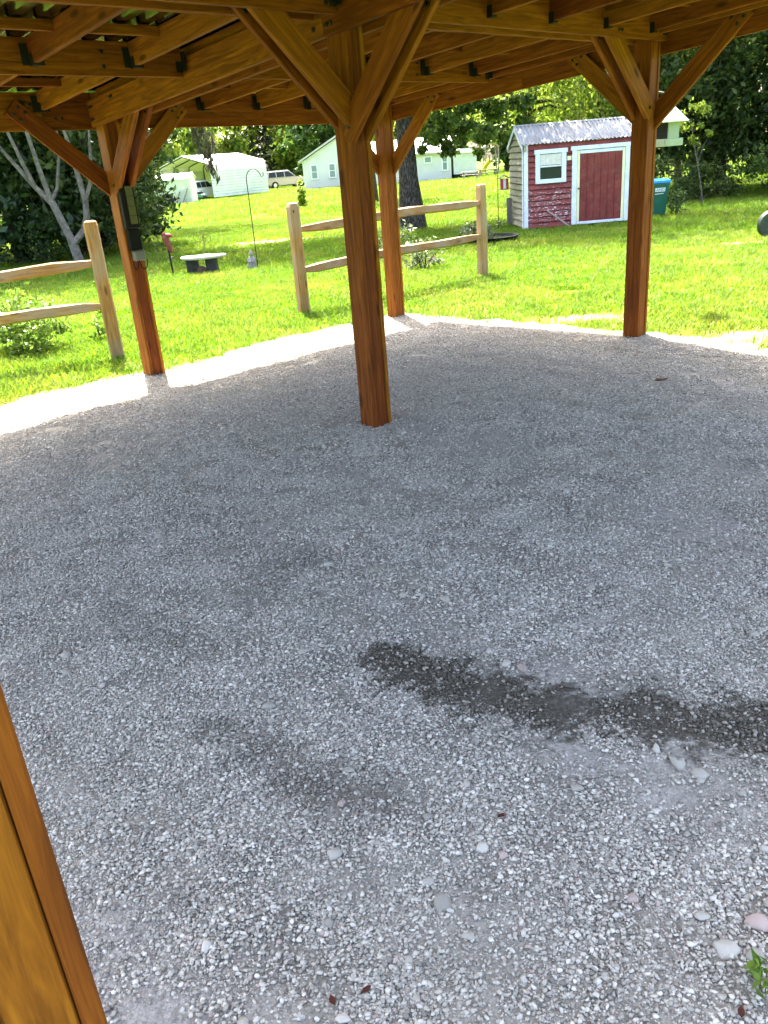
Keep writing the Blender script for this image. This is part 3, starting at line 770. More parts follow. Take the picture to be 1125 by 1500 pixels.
# the dark control box strapped to the left post ---------------------------
lp = site(1, 0); fv = PW / 2
bxm = plain('black_plastic', (0.005, 0.005, 0.004), 0.6, 0, 0.12, 0.2)
eb = thing('meter_box', lp + V3 * fv + Z3 * 0.98, 'tall black box with yellowish display and grey socket fixed to the left gazebo post', 'control box')
def rb(c, size, bev, m): m.box(lp + V3 * (fv + c[1]) + U3 * c[0] + Z3 * c[2], size, Matrix(((U3.x, V3.x, 0), (U3.y, V3.y, 0), (0, 0, 1))), bev)
m = MB(); rb((0, 0.028, 1.42), (0.125, 0.054, 0.34), 0.008, m); m.build('case', bxm, eb)
m = MB(); rb((-0.012, 0.057, 1.43), (0.062, 0.006, 0.29), 0.0, m); d_ = m.build('display', plain('olive_display', (0.06, 0.052, 0.012), 0.25, 0, 0.3, 0.2), eb)
for k in range(3):
    m = MB(); rb((-0.012, 0.061, 1.35 + k * 0.075), (0.062, 0.003, 0.004), 0.0, m); m.build('divider', bxm, d_)
m = MB(); rb((0.0, 0.022, 1.16), (0.105, 0.042, 0.17), 0.006, m); m.build('lower_case', bxm, eb)
m = MB(); rb((-0.005, 0.036, 1.035), (0.095, 0.07, 0.085), 0.008, m); m.build('socket_cover', plain('grey_plastic', (0.10, 0.095, 0.085), 0.4, 0, 0.4, 0.2), eb)
for (a0, dep, wd) in ((-0.02, 0.075, 0.075), (0.04, 0.05, 0.05)):
    pts = [lp + V3 * (fv + dep) + U3 * (a0 + wd * 0.5 * math.cos(th)) + Z3 * (1.0 + 0.075 * -math.sin(th)) for th in np.linspace(0, math.pi, 11)]
    MB().tube(pts, 0.0045, 6).build('cable', bxm, eb)

# ------------------------------------------------------------------ split rail fences
def rail_mesh(p0, p1, seed, mat, parent):
    rg = np.random.default_rng(seed); p0 = Vector(p0); p1 = Vector(p1); x = (p1 - p0).normalized(); y = Z3.cross(x).normalized(); n = 14
    prof = np.array([(-0.055, -0.035), (-0.02, -0.055), (0.03, -0.05), (0.058, -0.02), (0.05, 0.035), (0.01, 0.052), (-0.045, 0.045)])
    V = []
    for i in range(n + 1):
        f = i / n; tp = min(1, 0.45 + min(f, 1 - f) * 6); wob = Vector((0, 0, 0.012 * math.sin(f * 7 + seed))) + y * 0.015 * math.sin(f * 5 + seed * 2)
        for a, b in prof:
            V.append(p0.lerp(p1, f) + wob + y * (a * (tp * 0.5 + 0.5) + rg.normal() * 0.003) + Z3 * (b * tp + rg.normal() * 0.003))
    k = len(prof); Fs = [(i * k + j, i * k + (j + 1) % k, (i + 1) * k + (j + 1) % k, (i + 1) * k + j) for i in range(n) for j in range(k)] + [tuple(range(k))[::-1], tuple(n * k + j for j in range(k))]
    # local frame along x so that the grain follows the rail
    M = Matrix(((x.x, y.x, 0, p0.x), (x.y, y.y, 0, p0.y), (x.z, y.z, 1, p0.z), (0, 0, 0, 1)))
    me = bpy.data.meshes.new('rail'); inv = M.inverted(); me.from_pydata([tuple(inv @ Vector(v)) for v in V], [], Fs); me.update(); fix_normals(me)
    return link('rail', me, M, parent, mat)
def fence_post(p, h, lean, parent, rz=0.3, w=0.125, d=0.115):
    p = Vector(p); top = p + Vector((lean[0], lean[1], h)); x = (top - p).normalized(); L = (top - p).length + 0.15
    prof = [(-w / 2, -d / 2 + 0.02), (-w / 2 + 0.02, -d / 2), (w / 2 - 0.03, -d / 2), (w / 2, -d / 2 + 0.03), (w / 2, d / 2), (-w / 2, d / 2)]
    V = []; zs = [(0, 1), (L * 0.35, 1), (L * 0.7, 0.98), (L - 0.05, 0.97), (L - 0.012, 0.86), (L, 0.6)]
    rg = np.random.default_rng(int(abs(p.x * 100)))
    for z, s in zs:
        for a, b in prof: V.append((z, a * s + rg.normal() * 0.002, b * s + rg.normal() * 0.002))
    k = len(prof); n = len(zs) - 1
    Fs = [(i * k + j, i * k + (j + 1) % k, (i + 1) * k + (j + 1) % k, (i + 1) * k + j) for i in range(n) for j in range(k)] + [tuple(range(k))[::-1], tuple(n * k + j for j in range(k))]
    y = Vector((math.cos(rz), math.sin(rz), 0)); y = (y - x * x.dot(y)).normalized(); z = x.cross(y); o = p - x * 0.15
    M = Matrix(((x.x, y.x, z.x, o.x), (x.y, y.y, z.y, o.y), (x.z, y.z, z.z, o.z), (0, 0, 0, 1)))
    me = bpy.data.meshes.new('post'); me.from_pydata(V, [], Fs); me.update(); fix_normals(me)
    return link('post', me, M, parent, M_RAIL), p, top
def mort(p, nrm, parent):
    MB().lathe(p, [(0.018, -0.002), (0.018, 0.002)], 8, 'Y').build('bolt_hole', M_BLACK, parent)
fa = thing('split_rail_fence', (-2.56, 8.24, 0), 'two-rail split fence with one post, left of the control box post, running out of frame', 'fence', 'split rail fence sections')
fence_post((-2.56, 8.24, 0), 1.30, (0, 0), fa, 0.15)
fb0 = Vector((-5.35, 7.75, 0))
fence_post(fb0, 1.25, (0.02, 0), fa, 0.15)
for z0, z1, sd in ((0.82, 0.99, 1), (0.43, 0.57, 2)): rail_mesh(fb0 + Z3 * z0, Vector((-2.58, 8.235, z1)), sd, M_RAIL, fa)
fbn = thing('split_rail_fence', (-0.76, 10.04, 0), 'two-rail split fence with two posts standing behind the middle gazebo posts', 'fence', 'split rail fence sections')
fp1, a0, a1 = fence_post((-0.76, 10.04, 0), 1.25, (0, 0), fbn, 0.55); fp2, b0, b1 = fence_post((1.71, 12.0, 0), 1.22, (0, 0), fbn, 0.55)
for z0, z1, sd in ((0.96, 1.02, 4), (0.50, 0.585, 5)): rail_mesh(a0 + Z3 * z0, b0 + Z3 * z1, sd, M_RAIL, fbn)
mort((-0.765, 9.975, 1.155), None, fp1)

# ------------------------------------------------------------------ garden shed
SO = Vector((3.58, 18.65, 0)); EX = Vector((1.0, 0.0, 0)); EY = Vector((-0.0, 1.0, 0)); SWID, SDEP, SEAVE, SRIDGE = 2.40, 1.70, 1.70, 2.06
def sh(x, y, z): return SO + EX * x + EY * y + Z3 * z
shed = thing('garden_shed', SO, 'small red garden shed with peeling paint, white trim and corrugated metal roof', 'shed')
def red_paint():
    t = NT('peeling_red_paint'); tc = t.node('ShaderNodeTexCoord'); ge = t.node('ShaderNodeNewGeometry')
    P = ge.outputs['Position']; s = t.node('ShaderNodeSeparateXYZ'); t.link(P, s.inputs[0])
    n = t.noise(P, 3, 4); c = t.ramp(n, [(0.3, (0.155, 0.030, 0.026)), (0.7, (0.25, 0.056, 0.047))])
    mp = t.node('ShaderNodeMapping'); mp.inputs['Scale'].default_value = (5, 5, 16); t.link(P, mp.inputs['Vector'])
    f = t.noise(mp.outputs[0], 2.6, 7, 0.75)
    zone = t.ramp(s.outputs[2], [(0.02, (0.5, 0.5, 0.5)), (0.3, (1, 1, 1)), (0.75, (0.85, 0.85, 0.85)), (0.95, (0.25, 0.25, 0.25))])
    xz = t.math('SUBTRACT', 1.0, t.math('MULTIPLY', t.math('SUBTRACT', s.outputs[0], 4.7), 6.0, clamp=True), clamp=True)
    k = t.math('ADD', f, t.math('MULTIPLY', t.math('MULTIPLY', zone, xz), 0.16))
    pk = t.ramp(k, [(0.70, (0, 0, 0)), (0.74, (1, 1, 1))])
    t.col(t.mix(pk, c, (0.62, 0.58, 0.55, 1))); t.set(0.7, 0, 0.25); t.bump(k, 0.3, 0.01); return t.m
M_RED = red_paint()
M_TRIM = plain('white_trim_paint', (0.66, 0.70, 0.72), 0.6, 0, 0.3, 0.12, 4, 0, dirt=(0.45, 0.45, 0.42, 1))
M_CREAM = plain('cream_trim', (0.72, 0.68, 0.40), 0.6, 0, 0.3, 0.12, 4)
M_DOOR = plain('faded_red_door', (0.18, 0.034, 0.027), 0.7, 0, 0.2, 0.3, 4, 0, dirt=(0.18, 0.095, 0.058, 1))
M_OLIVE = plain('olive_siding', (0.27, 0.24, 0.14), 0.6, 0, 0.3, 0.25, 3, 0, dirt=(0.13, 0.12, 0.07, 1))
M_GALV = plain('galvanised_roof', (0.26, 0.27, 0.29), 0.6, 0.35, 0.3, 0.3, 2.5, 0, dirt=(0.30, 0.23, 0.18, 1))
nb = 15; bh = (SEAVE - 0.02) / nb
for i in range(nb):
    z = 0.02 + bh * i
    MB().prism([sh(0.02, 0.0, z), sh(0.02, -0.028, z), sh(0.02, -0.030, z + 0.012), sh(0.02, -0.004, z + bh - 0.014), sh(0.02, 0.02, z + bh - 0.012), sh(0.02, 0.02, z)], EX * (SWID - 0.04)).build('siding_board', M_RED, shed)
npn = 13; ph_ = (SEAVE - 0.04) / npn
for i in range(npn + 3):
    z = 0.04 + ph_ * i; y0, y1 = 0.0, SDEP
    if z + ph_ > SEAVE:
        f = (z + ph_ * 0.5 - SEAVE) / (SRIDGE - SEAVE); y0 = SDEP / 2 * f; y1 = SDEP - y0
    MB().prism([sh(0.0, y0, z), sh(-0.026, y0, z), sh(-0.028, y0, z + 0.012), sh(-0.002, y0, z + ph_ - 0.016), sh(0.02, y0, z + ph_ - 0.014), sh(0.02, y0, z)], EY * (y1 - y0)).build('side_panel', M_OLIVE, shed)
    MB().prism([sh(SWID + a, y0, z + b) for a, b in ((0, 0), (0.016, 0), (0.016, 0.012), (0.002, ph_ - 0.003), (-0.02, ph_ - 0.003), (-0.02, 0))], EY * (y1 - y0)).build('side_panel', M_OLIVE, shed)
MB().box(sh(SWID / 2, SDEP, SEAVE / 2), (SWID, 0.04, SEAVE)).build('back_wall', M_OLIVE, shed)
for x in (0.0, SWID):
    MB().box(sh(x + (0.032 if x == 0 else -0.032), -0.032, SEAVE / 2), (0.085, 0.03, SEAVE)).box(sh(x + (-0.026 if x == 0 else 0.026), 0.03, SEAVE / 2), (0.012, 0.09, SEAVE)).build('corner_trim', M_TRIM, shed)
for (ya, yb, nm) in ((-0.07, SDEP / 2, 'front'), (SDEP + 0.07, SDEP / 2, 'back')):
    za = SEAVE - 0.01 - (SRIDGE - SEAVE) * 0.07 / (SDEP / 2)
    corrugated('roof_sheet', sh(-0.07, ya, za + 0.03), sh(-0.07, yb, SRIDGE + 0.03), EX, SWID + 0.14, 0.085, 0.026, M_GALV, shed, seg=6)
    for x in (-0.06, SWID + 0.06):
        a, b = sh(x, ya, za), sh(x, yb, SRIDGE); MB().prism([a, b, b + Z3 * 0.028, a + Z3 * 0.028], EX * 0.012).prism([a - Z3 * 0.07, b - Z3 * 0.07, b, a], EX * 0.014).build('barge_board', M_TRIM, shed)
MB().prism([sh(-0.08, SDEP / 2 - 0.07, SRIDGE + 0.026), sh(-0.08, SDEP / 2, SRIDGE + 0.056), sh(-0.08, SDEP / 2 + 0.07, SRIDGE + 0.026), sh(-0.08, SDEP / 2, SRIDGE + 0.05)], EX * (SWID + 0.16)).build('ridge_cap', M_GALV, shed)
def fr(c0, c1, y, dep, mat, parent, name):
    return MB().box(sh((c0[0] + c1[0]) / 2, y, (c0[1] + c1[1]) / 2), (abs(c1[0] - c0[0]), dep, abs(c1[1] - c0[1])), None, 0.004).build(name, mat, parent)
M_GLASS = NT('dark_window_glass'); M_GLASS.col((0.02, 0.025, 0.025)); M_GLASS.set(0.12, 0, 0.15); M_GLASS = M_GLASS.m
M_CURT = plain('pale_curtain', (0.62, 0.58, 0.50), 0.9, 0, 0.1, 0.2, 12)
win = link('window', MB().box((0, 0, 0), (0.50, 0.02, 0.52)).mesh('window'), Matrix.Translation(sh(0.565, -0.022, 1.245)), shed, M_GLASS)
fr((0.235, 0.93), (0.335, 1.57), -0.034, 0.035, M_TRIM, win, 'frame'); fr((0.795, 0.93), (0.895, 1.57), -0.034, 0.035, M_TRIM, win, 'frame')
fr((0.21, 1.50), (0.92, 1.585), -0.038, 0.042, M_TRIM, win, 'frame'); fr((0.235, 0.915), (0.895, 1.0), -0.036, 0.038, M_TRIM, win, 'sill')
fr((0.335, 1.235), (0.795, 1.265), -0.036, 0.02, M_TRIM, win, 'sash_bar')
cm = MB(); n = 24
V = []; 
for i in range(n + 1):
    for z in (1.275, 1.49): V.append(sh(0.34 + 0.45 * i / n, -0.0375 - 0.003 * math.sin(i * 1.9), z))
cm.add(V, [(2 * i, 2 * i + 2, 2 * i + 3, 2 * i + 1) for i in range(n)]); cm.build('curtain', M_CURT, win)
door = link('door', MB().box((0, 0, 0), (0.92, 0.016, 1.38)).mesh('door'), Matrix.Translation(sh(1.645, -0.026, 0.76)), shed, M_DOOR)
for i in range(6):
    fr((1.192 + i * 0.15, 0.08), (1.334 + i * 0.15, 1.44), -0.038, 0.012, M_DOOR, door, 'plank')
fr((1.02, 0.03), (1.12, 1.57), -0.036, 0.04, M_TRIM, shed, 'door_trim'); fr((2.16, 0.03), (2.25, 1.57), -0.036, 0.04, M_TRIM, shed, 'door_trim')
fr((0.99, 1.52), (2.29, 1.60), -0.039, 0.046, M_TRIM, shed, 'door_trim'); fr((1.13, 0.03), (2.15, 0.085), -0.034, 0.03, M_TRIM, shed, 'door_trim')
fr((1.125, 0.09), (1.185, 1.51), -0.033, 0.028, M_CREAM, shed, 'door_trim'); fr((2.095, 0.09), (2.155, 1.51), -0.033, 0.028, M_CREAM, shed, 'door_trim')
fr((1.19, 1.445), (2.09, 1.51), -0.033, 0.026, M_TRIM, shed, 'door_trim')
fr((0.915, 1.335), (1.005, 1.42), -0.03, 0.02, M_CREAM, shed, 'name_plate')
MB().lathe(sh(1.16, -0.06, 0.76), [(0.012, -0.02), (0.018, 0.0), (0.012, 0.02)], 8, 'Y').build('door_knob', M_BLACK, door)
stick = board('wooden_stick', sh(0.50, -0.045, 0.36), sh(0.97, -0.22, 0.0), 0.022, 0.03, Z3, M_OLDWOOD, None, label='thin wooden stick leaning against the red shed wall', category='stick')
oldb = board('old_plank', sh(-0.07, 1.45, 0.0), sh(-0.10, 1.30, 0.62), 0.03, 0.12, EX, M_OLDWOOD, None, label='weathered plank leaning on the end wall of the red shed', category='plank')

# ------------------------------------------------------------------ wheeled bin
BN = Vector((6.80, 19.55, 0))
bin_ = thing('wheeled_bin', BN, 'green wheeled rubbish bin with blue lid beside the woods', 'bin')
M_BGREEN = plain('green_plastic', (0.008, 0.11, 0.06), 0.45, 0, 0.4, 0.2, 3); M_BBLUE = plain('blue_plastic', (0.01, 0.22, 0.55), 0.4, 0, 0.4, 0.15, 3)
def taper(m, c, w0, d0, w1, d1, z0, z1):
    c = Vector(c); P = [c + Vector((sx * w, sy * d, z)) for (w, d, z) in ((w0 / 2, d0 / 2, z0), (w1 / 2, d1 / 2, z1)) for sx, sy in ((-1, -1), (1, -1), (1, 1), (-1, 1))]
    return m.add(P, [(3, 2, 1, 0), (4, 5, 6, 7)] + [(i, (i + 1) % 4, (i + 1) % 4 + 4, i + 4) for i in range(4)])
bb = taper(taper(MB(), BN, 0.27, 0.34, 0.34, 0.46, 0.03, 0.66), BN, 0.37, 0.50, 0.37, 0.50, 0.66, 0.70).build('body', M_BGREEN, bin_)
ld = taper(taper(MB(), BN, 0.41, 0.54, 0.40, 0.52, 0.705, 0.75), BN, 0.40, 0.52, 0.30, 0.42, 0.75, 0.785).build('lid', M_BBLUE, bin_)
for sx in (-1, 1): MB().lathe(BN + Vector((sx * 0.17, 0.16, 0.09)), [(0.085, -0.02), (0.09, -0.01), (0.09, 0.01), (0.085, 0.02)], 14, 'X').build('wheel', M_BLACK, bin_)
MB().tube([BN + Vector((-0.18, 0.27, 0.62)), BN + Vector((-0.18, 0.32, 0.66)), BN + Vector((0.18, 0.32, 0.66)), BN + Vector((0.18, 0.27, 0.62))], 0.012, 6).build('handle', M_BGREEN, bin_)
M_LABEL = plain('white_print', (0.75, 0.78, 0.76), 0.6, 0, 0.3, 0.1)
lbl = MB().add([BN + Vector((x, -0.2175 + (0.60 - z) * 0.095 - 0.011, z)) for x, z in ((-0.14, 0.52), (0.08, 0.52), (0.09, 0.60), (-0.14, 0.60))], [(0, 1, 2, 3)]).build('print_label', M_LABEL, bb)
fc = bpy.data.curves.new('lettering', 'FONT'); fc.body = 'AND'; fc.size = 0.085; fc.extrude = 0.0008; fc.align_x = 'CENTER'; fc.align_y = 'CENTER'
fo = bpy.data.objects.new('lettering_curve', fc); tm = bpy.data.meshes.new_from_object(fo); bpy.data.objects.remove(fo)
link('lettering', tm, Matrix.Translation(BN + Vector((-0.025, -0.2310, 0.56))) @ Matrix.Rotation(R(84.5), 4, 'X'), lbl, M_BGREEN)
MB().add([BN + Vector((x, -0.2175 + (0.60 - z) * 0.095 - 0.012, z)) for x, z in ((-0.14, 0.465), (0.05, 0.475), (0.05, 0.49), (-0.14, 0.48))], [(0, 1, 2, 3)]).build('print_line', M_LABEL, bb)

# ------------------------------------------------------------------ lawn roller at the right edge
RC = Vector((6.72, 13.8, 0.19))
rol = thing('hose_reel', (RC.x, RC.y, 0), 'dark green round reel with pale hub in the grass at the right edge', 'reel')
M_DRUM = plain('drum_green', (0.03, 0.045, 0.032), 0.5, 0.3, 0.4, 0.45, 5, 0, dirt=(0.10, 0.075, 0.05, 1))
MB().lathe(RC, [(0.185, 0.0), (0.205, -0.004), (0.215, 0.012), (0.215, 0.10), (0.19, 0.108)], 40, 'Y').build('drum', M_DRUM, rol)
MB().lathe(RC + Vector((0, -0.012, 0)), [(0.05, -0.012), (0.045, 0.014)], 14, 'Y').build('hub', M_LABEL, rol)
MB().lathe(RC + Vector((0, -0.03, 0)), [(0.015, -0.006), (0.015, 0.02)], 10, 'Y').build('axle', M_BLACK, rol)
MB().tube([RC + Vector((0, -0.04, 0)), RC + Vector((0.3, -0.05, 0.12)), RC + Vector((0.75, 0.2, 0.35))], 0.014, 6).build('handle', M_BLACK, rol)

# ------------------------------------------------------------------ bird feeder on its hook
FC = Vector((3.045, 8.6, 0))
M_SAGE = plain('sage_plastic', (0.25, 0.31, 0.21), 0.55, 0, 0.35, 0.12, 5); M_SAGEROOF = plain('pale_feeder_roof', (0.48, 0.60, 0.55), 0.5, 0, 0.35, 0.1, 5)
fp = thing('feeder_pole', (2.98, 8.95, 0), 'dark iron pole behind the right gazebo post holding the bird feeder', 'pole')
MB().tube([(2.86, 8.98, -0.1), (2.86, 8.98, 1.95)], 0.009, 6).build('shaft', M_BLACK, fp)
MB().tube([(2.86, 8.98, 1.94), (2.88, 8.90, 2.0), (2.96, 8.76, 2.03), (3.03, 8.63, 2.0), (3.045, 8.6, 1.915)], 0.007, 6).build('hook', M_BLACK, fp)
fd = thing('bird_feeder', FC + Z3 * 1.52, 'pale green house shaped bird feeder hanging beside the right gazebo post', 'bird feeder')
def fbx(c, s, mat, nm, par=None, rot=None): return MB().box(FC + Vector(c), s, rot, 0.003).build(nm, mat, par or fd)
rz = Matrix.Rotation(R(30), 3, 'Z')
def fl(x, y, z): return rz @ Vector((x, y, 0)) + Z3 * z
tray = fbx(fl(0, 0, 1.545), (0.25, 0.20, 0.03), M_SAGE, 'tray', None, rz)
for s in (-1, 1):
    fbx(fl(0, s * 0.095, 1.575), (0.25, 0.012, 0.045), M_SAGE, 'tray_rim', tray, rz); fbx(fl(s * 0.119, 0, 1.575), (0.012, 0.176, 0.045), M_SAGE, 'tray_rim', tray, rz)
    m = MB(); y = s * 0.075; pol = [(-0.075, 1.56), (0.075, 1.56), (0.075, 1.79), (0.0, 1.86), (-0.075, 1.79)]
    m.prism([FC + fl(x, y, z) for x, z in pol], fl(0, 0.012 * s, 0)).build('end_wall', M_SAGE, fd)
    fbx(fl(s * 0.07, 0, 1.69), (0.004, 0.14, 0.18), M_GLASS, 'seed_window', None, rz)
    fbx(fl(s * 0.074, 0, 1.64), (0.008, 0.148, 0.02), M_BLACK, 'window_rail', None, rz)
EV = [FC + fl(x, y, 1.74) for x, y in ((-0.14, -0.135), (0.14, -0.135), (0.14, 0.135), (-0.14, 0.135))]
RG = [FC + fl(0, -0.035, 1.90), FC + fl(0, 0.035, 1.90)]
for q in ([EV[0], EV[1], RG[0]], [EV[1], EV[2], RG[1], RG[0]], [EV[2], EV[3], RG[1]], [EV[3], EV[0], RG[0], RG[1]]):
    nrm = (q[1] - q[0]).cross(q[2] - q[0]).normalized(); MB().prism(q, nrm * 0.012).build('roof_panel', M_SAGEROOF, fd)
MB().tube([FC + Z3 * 1.885, FC + Z3 * 1.92], 0.006, 6).build('hanger', M_BLACK, fd)

# ------------------------------------------------------------------ garden ornaments on the left
BC = Vector((-2.92, 15.5, 0))
bench = thing('garden_bench', BC, 'low stone bench with pale slab on two dark block legs on the lawn', 'bench')
M_SLAB = plain('pale_stone_slab', (0.42, 0.39, 0.33), 0.85, 0, 0.2, 0.25, 7, 0.4, dirt=(0.25, 0.23, 0.18, 1)); M_DKSTONE = plain('dark_stone', (0.035, 0.033, 0.030), 0.85, 0, 0.2, 0.4, 8, 0.5)
n = 28; V = []
for z, s in ((0.235, 0.93), (0.25, 1.0), (0.275, 1.0), (0.29, 0.94)):
    for k in range(n):
        th = 2 * math.pi * k / n; r = 1 + 0.05 * math.sin(3 * th + 1); V.append(BC + Vector((0.42 * s * r * math.cos(th) - 0.01, 0.19 * s * r * math.sin(th) + 0.05 * math.cos(2 * th), z)))
MB().add(V, [(i * n + k, i * n + (k + 1) % n, (i + 1) * n + (k + 1) % n, (i + 1) * n + k) for i in range(3) for k in range(n)] + [tuple(range(n))[::-1], tuple(3 * n + k for k in range(n))]).build('seat', M_SLAB, bench)
for x in (-0.20, 0.15): taper(MB(), BC + Vector((x, 0, 0)), 0.20, 0.22, 0.19, 0.2, -0.04, 0.24).build('leg', M_DKSTONE, bench)
MB().lathe(BC + Vector((-0.03, -0.1, 0)), [(0.06, -0.02), (0.085, 0.04), (0.075, 0.09), (0.04, 0.11)], 12).build('garden_rock', plain('brown_rock', (0.09, 0.05, 0.035), 0.8, 0, 0.2, 0.4, 9, 0.5), None, label='brown rounded rock lying under the stone bench', category='rock')
wo = thing('wire_ornament', BC + Vector((0.08, 0.02, 0.29)), 'thin rusty wire ornament of curled rings on the stone bench', 'ornament')
M_RUST = plain('rusty_wire', (0.10, 0.06, 0.035), 0.7, 0.4, 0.3, 0.3, 20)
WB = BC + Vector((0.06, 0.02, 0.288))
MB().lathe(WB, [(0.10, 0.0), (0.10, 0.012), (0.02, 0.02)], 14).build('base', M_SLAB, wo)
MB().tube([WB, WB + Vector((0.01, 0, 0.34))], 0.006, 6).build('stem', M_RUST, wo)
for (cx, cz, r) in ((-0.085, 0.32, 0.085), (0.06, 0.28, 0.075), (-0.01, 0.26, 0.055)):
    MB().tube([WB + Vector((cx + r * math.cos(t), 0.01 * math.sin(3 * t), cz + r * math.sin(t))) for t in np.linspace(0, 2 * math.pi, 18)], 0.0045, 5).build('ring', M_RUST, wo)
# red bird on a stake
bs = thing('bird_stake', (-3.52, 15.7, 0), 'rusty red metal bird on a dark stake left of the stone bench', 'garden ornament')
B0 = Vector((-3.54, 15.7, 0)); M_REDBIRD = plain('faded_red_metal', (0.15, 0.032, 0.024), 0.65, 0.2, 0.3, 0.35, 9, 0, dirt=(0.15, 0.10, 0.08, 1))
MB().tube([B0 + Vector((0, 0, -0.1)), B0 + Vector((-0.02, 0, 0.45))], 0.016, 6).tube([B0 + Vector((-0.07, 0, 0.28)), B0 + Vector((0.07, 0, 0.28))], 0.008, 6).build('stake', M_BLACK, bs)
MB().tube([B0 + Vector((0.045, 0, 0.36)), B0 + Vector((0.01, 0, 0.47)), B0 + Vector((-0.035, 0, 0.60)), B0 + Vector((-0.05, 0, 0.68)), B0 + Vector((-0.055, 0, 0.72))], [0.02, 0.05, 0.06, 0.055, 0.02], 10).build('bird_body', M_REDBIRD, bs)
MB().tube([B0 + Vector((-0.05, 0, 0.66)), B0 + Vector((0.05, 0, 0.665)), B0 + Vector((0.11, 0, 0.645))], [0.05, 0.035, 0.006], 8).build('beak', M_REDBIRD, bs)
MB().prism([B0 + Vector((-0.10, -0.05, 0.70)), B0 + Vector((-0.02, -0.05, 0.72)), B0 + Vector((0.03, -0.05, 0.42)), B0 + Vector((0.0, -0.05, 0.40))], (0, 0.014, 0)).build('wing', M_REDBIRD, bs)
def shepherd(base, h, arm, label, nm='shepherd_hook'):
    t = thing(nm, base, label, 'garden hook', 'garden hooks'); b = Vector(base)
    MB().tube([b - Z3 * 0.1, b + Z3 * (h - 0.16)], 0.008, 6).build('shaft', M_BLACK, t)
    pts = [b + Vector((arm * 0.5 * (1 - math.cos(a)), 0, h - 0.16 + 0.16 * math.sin(a))) for a in np.linspace(0, math.pi * 0.86, 10)]
    e = pts[-1]; pts += [e + Vector((arm * 0.10, 0, -0.05)), e + Vector((arm * 0.2, 0, -0.03)), e + Vector((arm * 0.22, 0, 0.03))]
    MB().tube(pts, 0.007, 6).build('crook', M_BLACK, t); return t
shepherd((-1.92, 15.35, 0), 1.66, 0.26, 'tall black shepherd hook standing by the small grey statue')
st = thing('garden_statue', (-1.99, 15.4, 0), 'small grey stone figure at the foot of the shepherd hook', 'statue')
M_STAT = plain('grey_statue', (0.22, 0.21, 0.20), 0.85, 0, 0.2, 0.35, 12, 0.5); SB = Vector((-2.02, 15.4, 0))
MB().lathe(SB, [(0.07, -0.03), (0.085, 0.03), (0.075, 0.10), (0.06, 0.17), (0.04, 0.21)], 14).build('robe', M_STAT, st)
MB().lathe(SB, [(0.02, 0.20), (0.036, 0.225), (0.038, 0.26), (0.02, 0.30), (0.004, 0.33)], 12).build('head', M_STAT, st)
for s in (-1, 1): MB().tube([SB + Vector((s * 0.05, -0.02, 0.18)), SB + Vector((s * 0.06, -0.06, 0.12)), SB + Vector((s * 0.01, -0.085, 0.13))], [0.02, 0.018, 0.012], 6).build('arm', M_STAT, st)
shepherd((3.21, 19.88, 0), 1.32, 0.20, 'black shepherd hook left of the red shed with the birdhouse')
bh_ = thing('birdhouse', (3.40, 19.88, 0.78), 'little red and white birdhouse with grey roof hanging by the shed', 'birdhouse')
HB0 = Vector((3.36, 19.88, 0)); M_REDP = plain('bright_red_paint', (0.40, 0.03, 0.03), 0.5, 0, 0.4, 0.15, 5); M_WHITEP = plain('white_paint', (0.78, 0.76, 0.70), 0.6, 0, 0.3, 0.08)
MB().box(HB0 + Z3 * 0.935, (0.17, 0.15, 0.22)).build('body', M_REDP, bh_)
MB().box(HB0 + Vector((-0.005, -0.078, 0.935)), (0.06, 0.008, 0.20)).build('front_panel', M_WHITEP, bh_)
MB().box(HB0 + Z3 * 0.815, (0.21, 0.19, 0.016)).build('floor', M_OLDWOOD, bh_)
for s in (-1, 1): MB().prism([HB0 + Vector((0, -0.12, 1.105)), HB0 + Vector((s * 0.13, -0.12, 1.04)), HB0 + Vector((s * 0.13, -0.12, 1.055)), HB0 + Vector((0, -0.12, 1.12))], (0, 0.24, 0)).build('roof', M_OLDWOOD, bh_)
MB().tube([HB0 + Z3 * 1.11, HB0 + Z3 * 1.19], 0.004, 5).build('hanger', M_BLACK, bh_)
# planter pond near the oak
pd = thing('planter_tub', (2.55, 16.9, 0), 'low black round tub in the grass behind the fence', 'tub')
MB().lathe((2.55, 16.9, 0), [(0.50, -0.02), (0.56, 0.07), (0.58, 0.09), (0.53, 0.09), (0.50, 0.03)], 30).build('rim', M_BLACK, pd)
MB().lathe((2.55, 16.9, 0), [(0.51, 0.02), (0.51, 0.04)], 30).build('soil', plain('dark_soil', (0.03, 0.022, 0.016), 0.95, 0, 0.1, 0.4, 10, 0.6), pd)

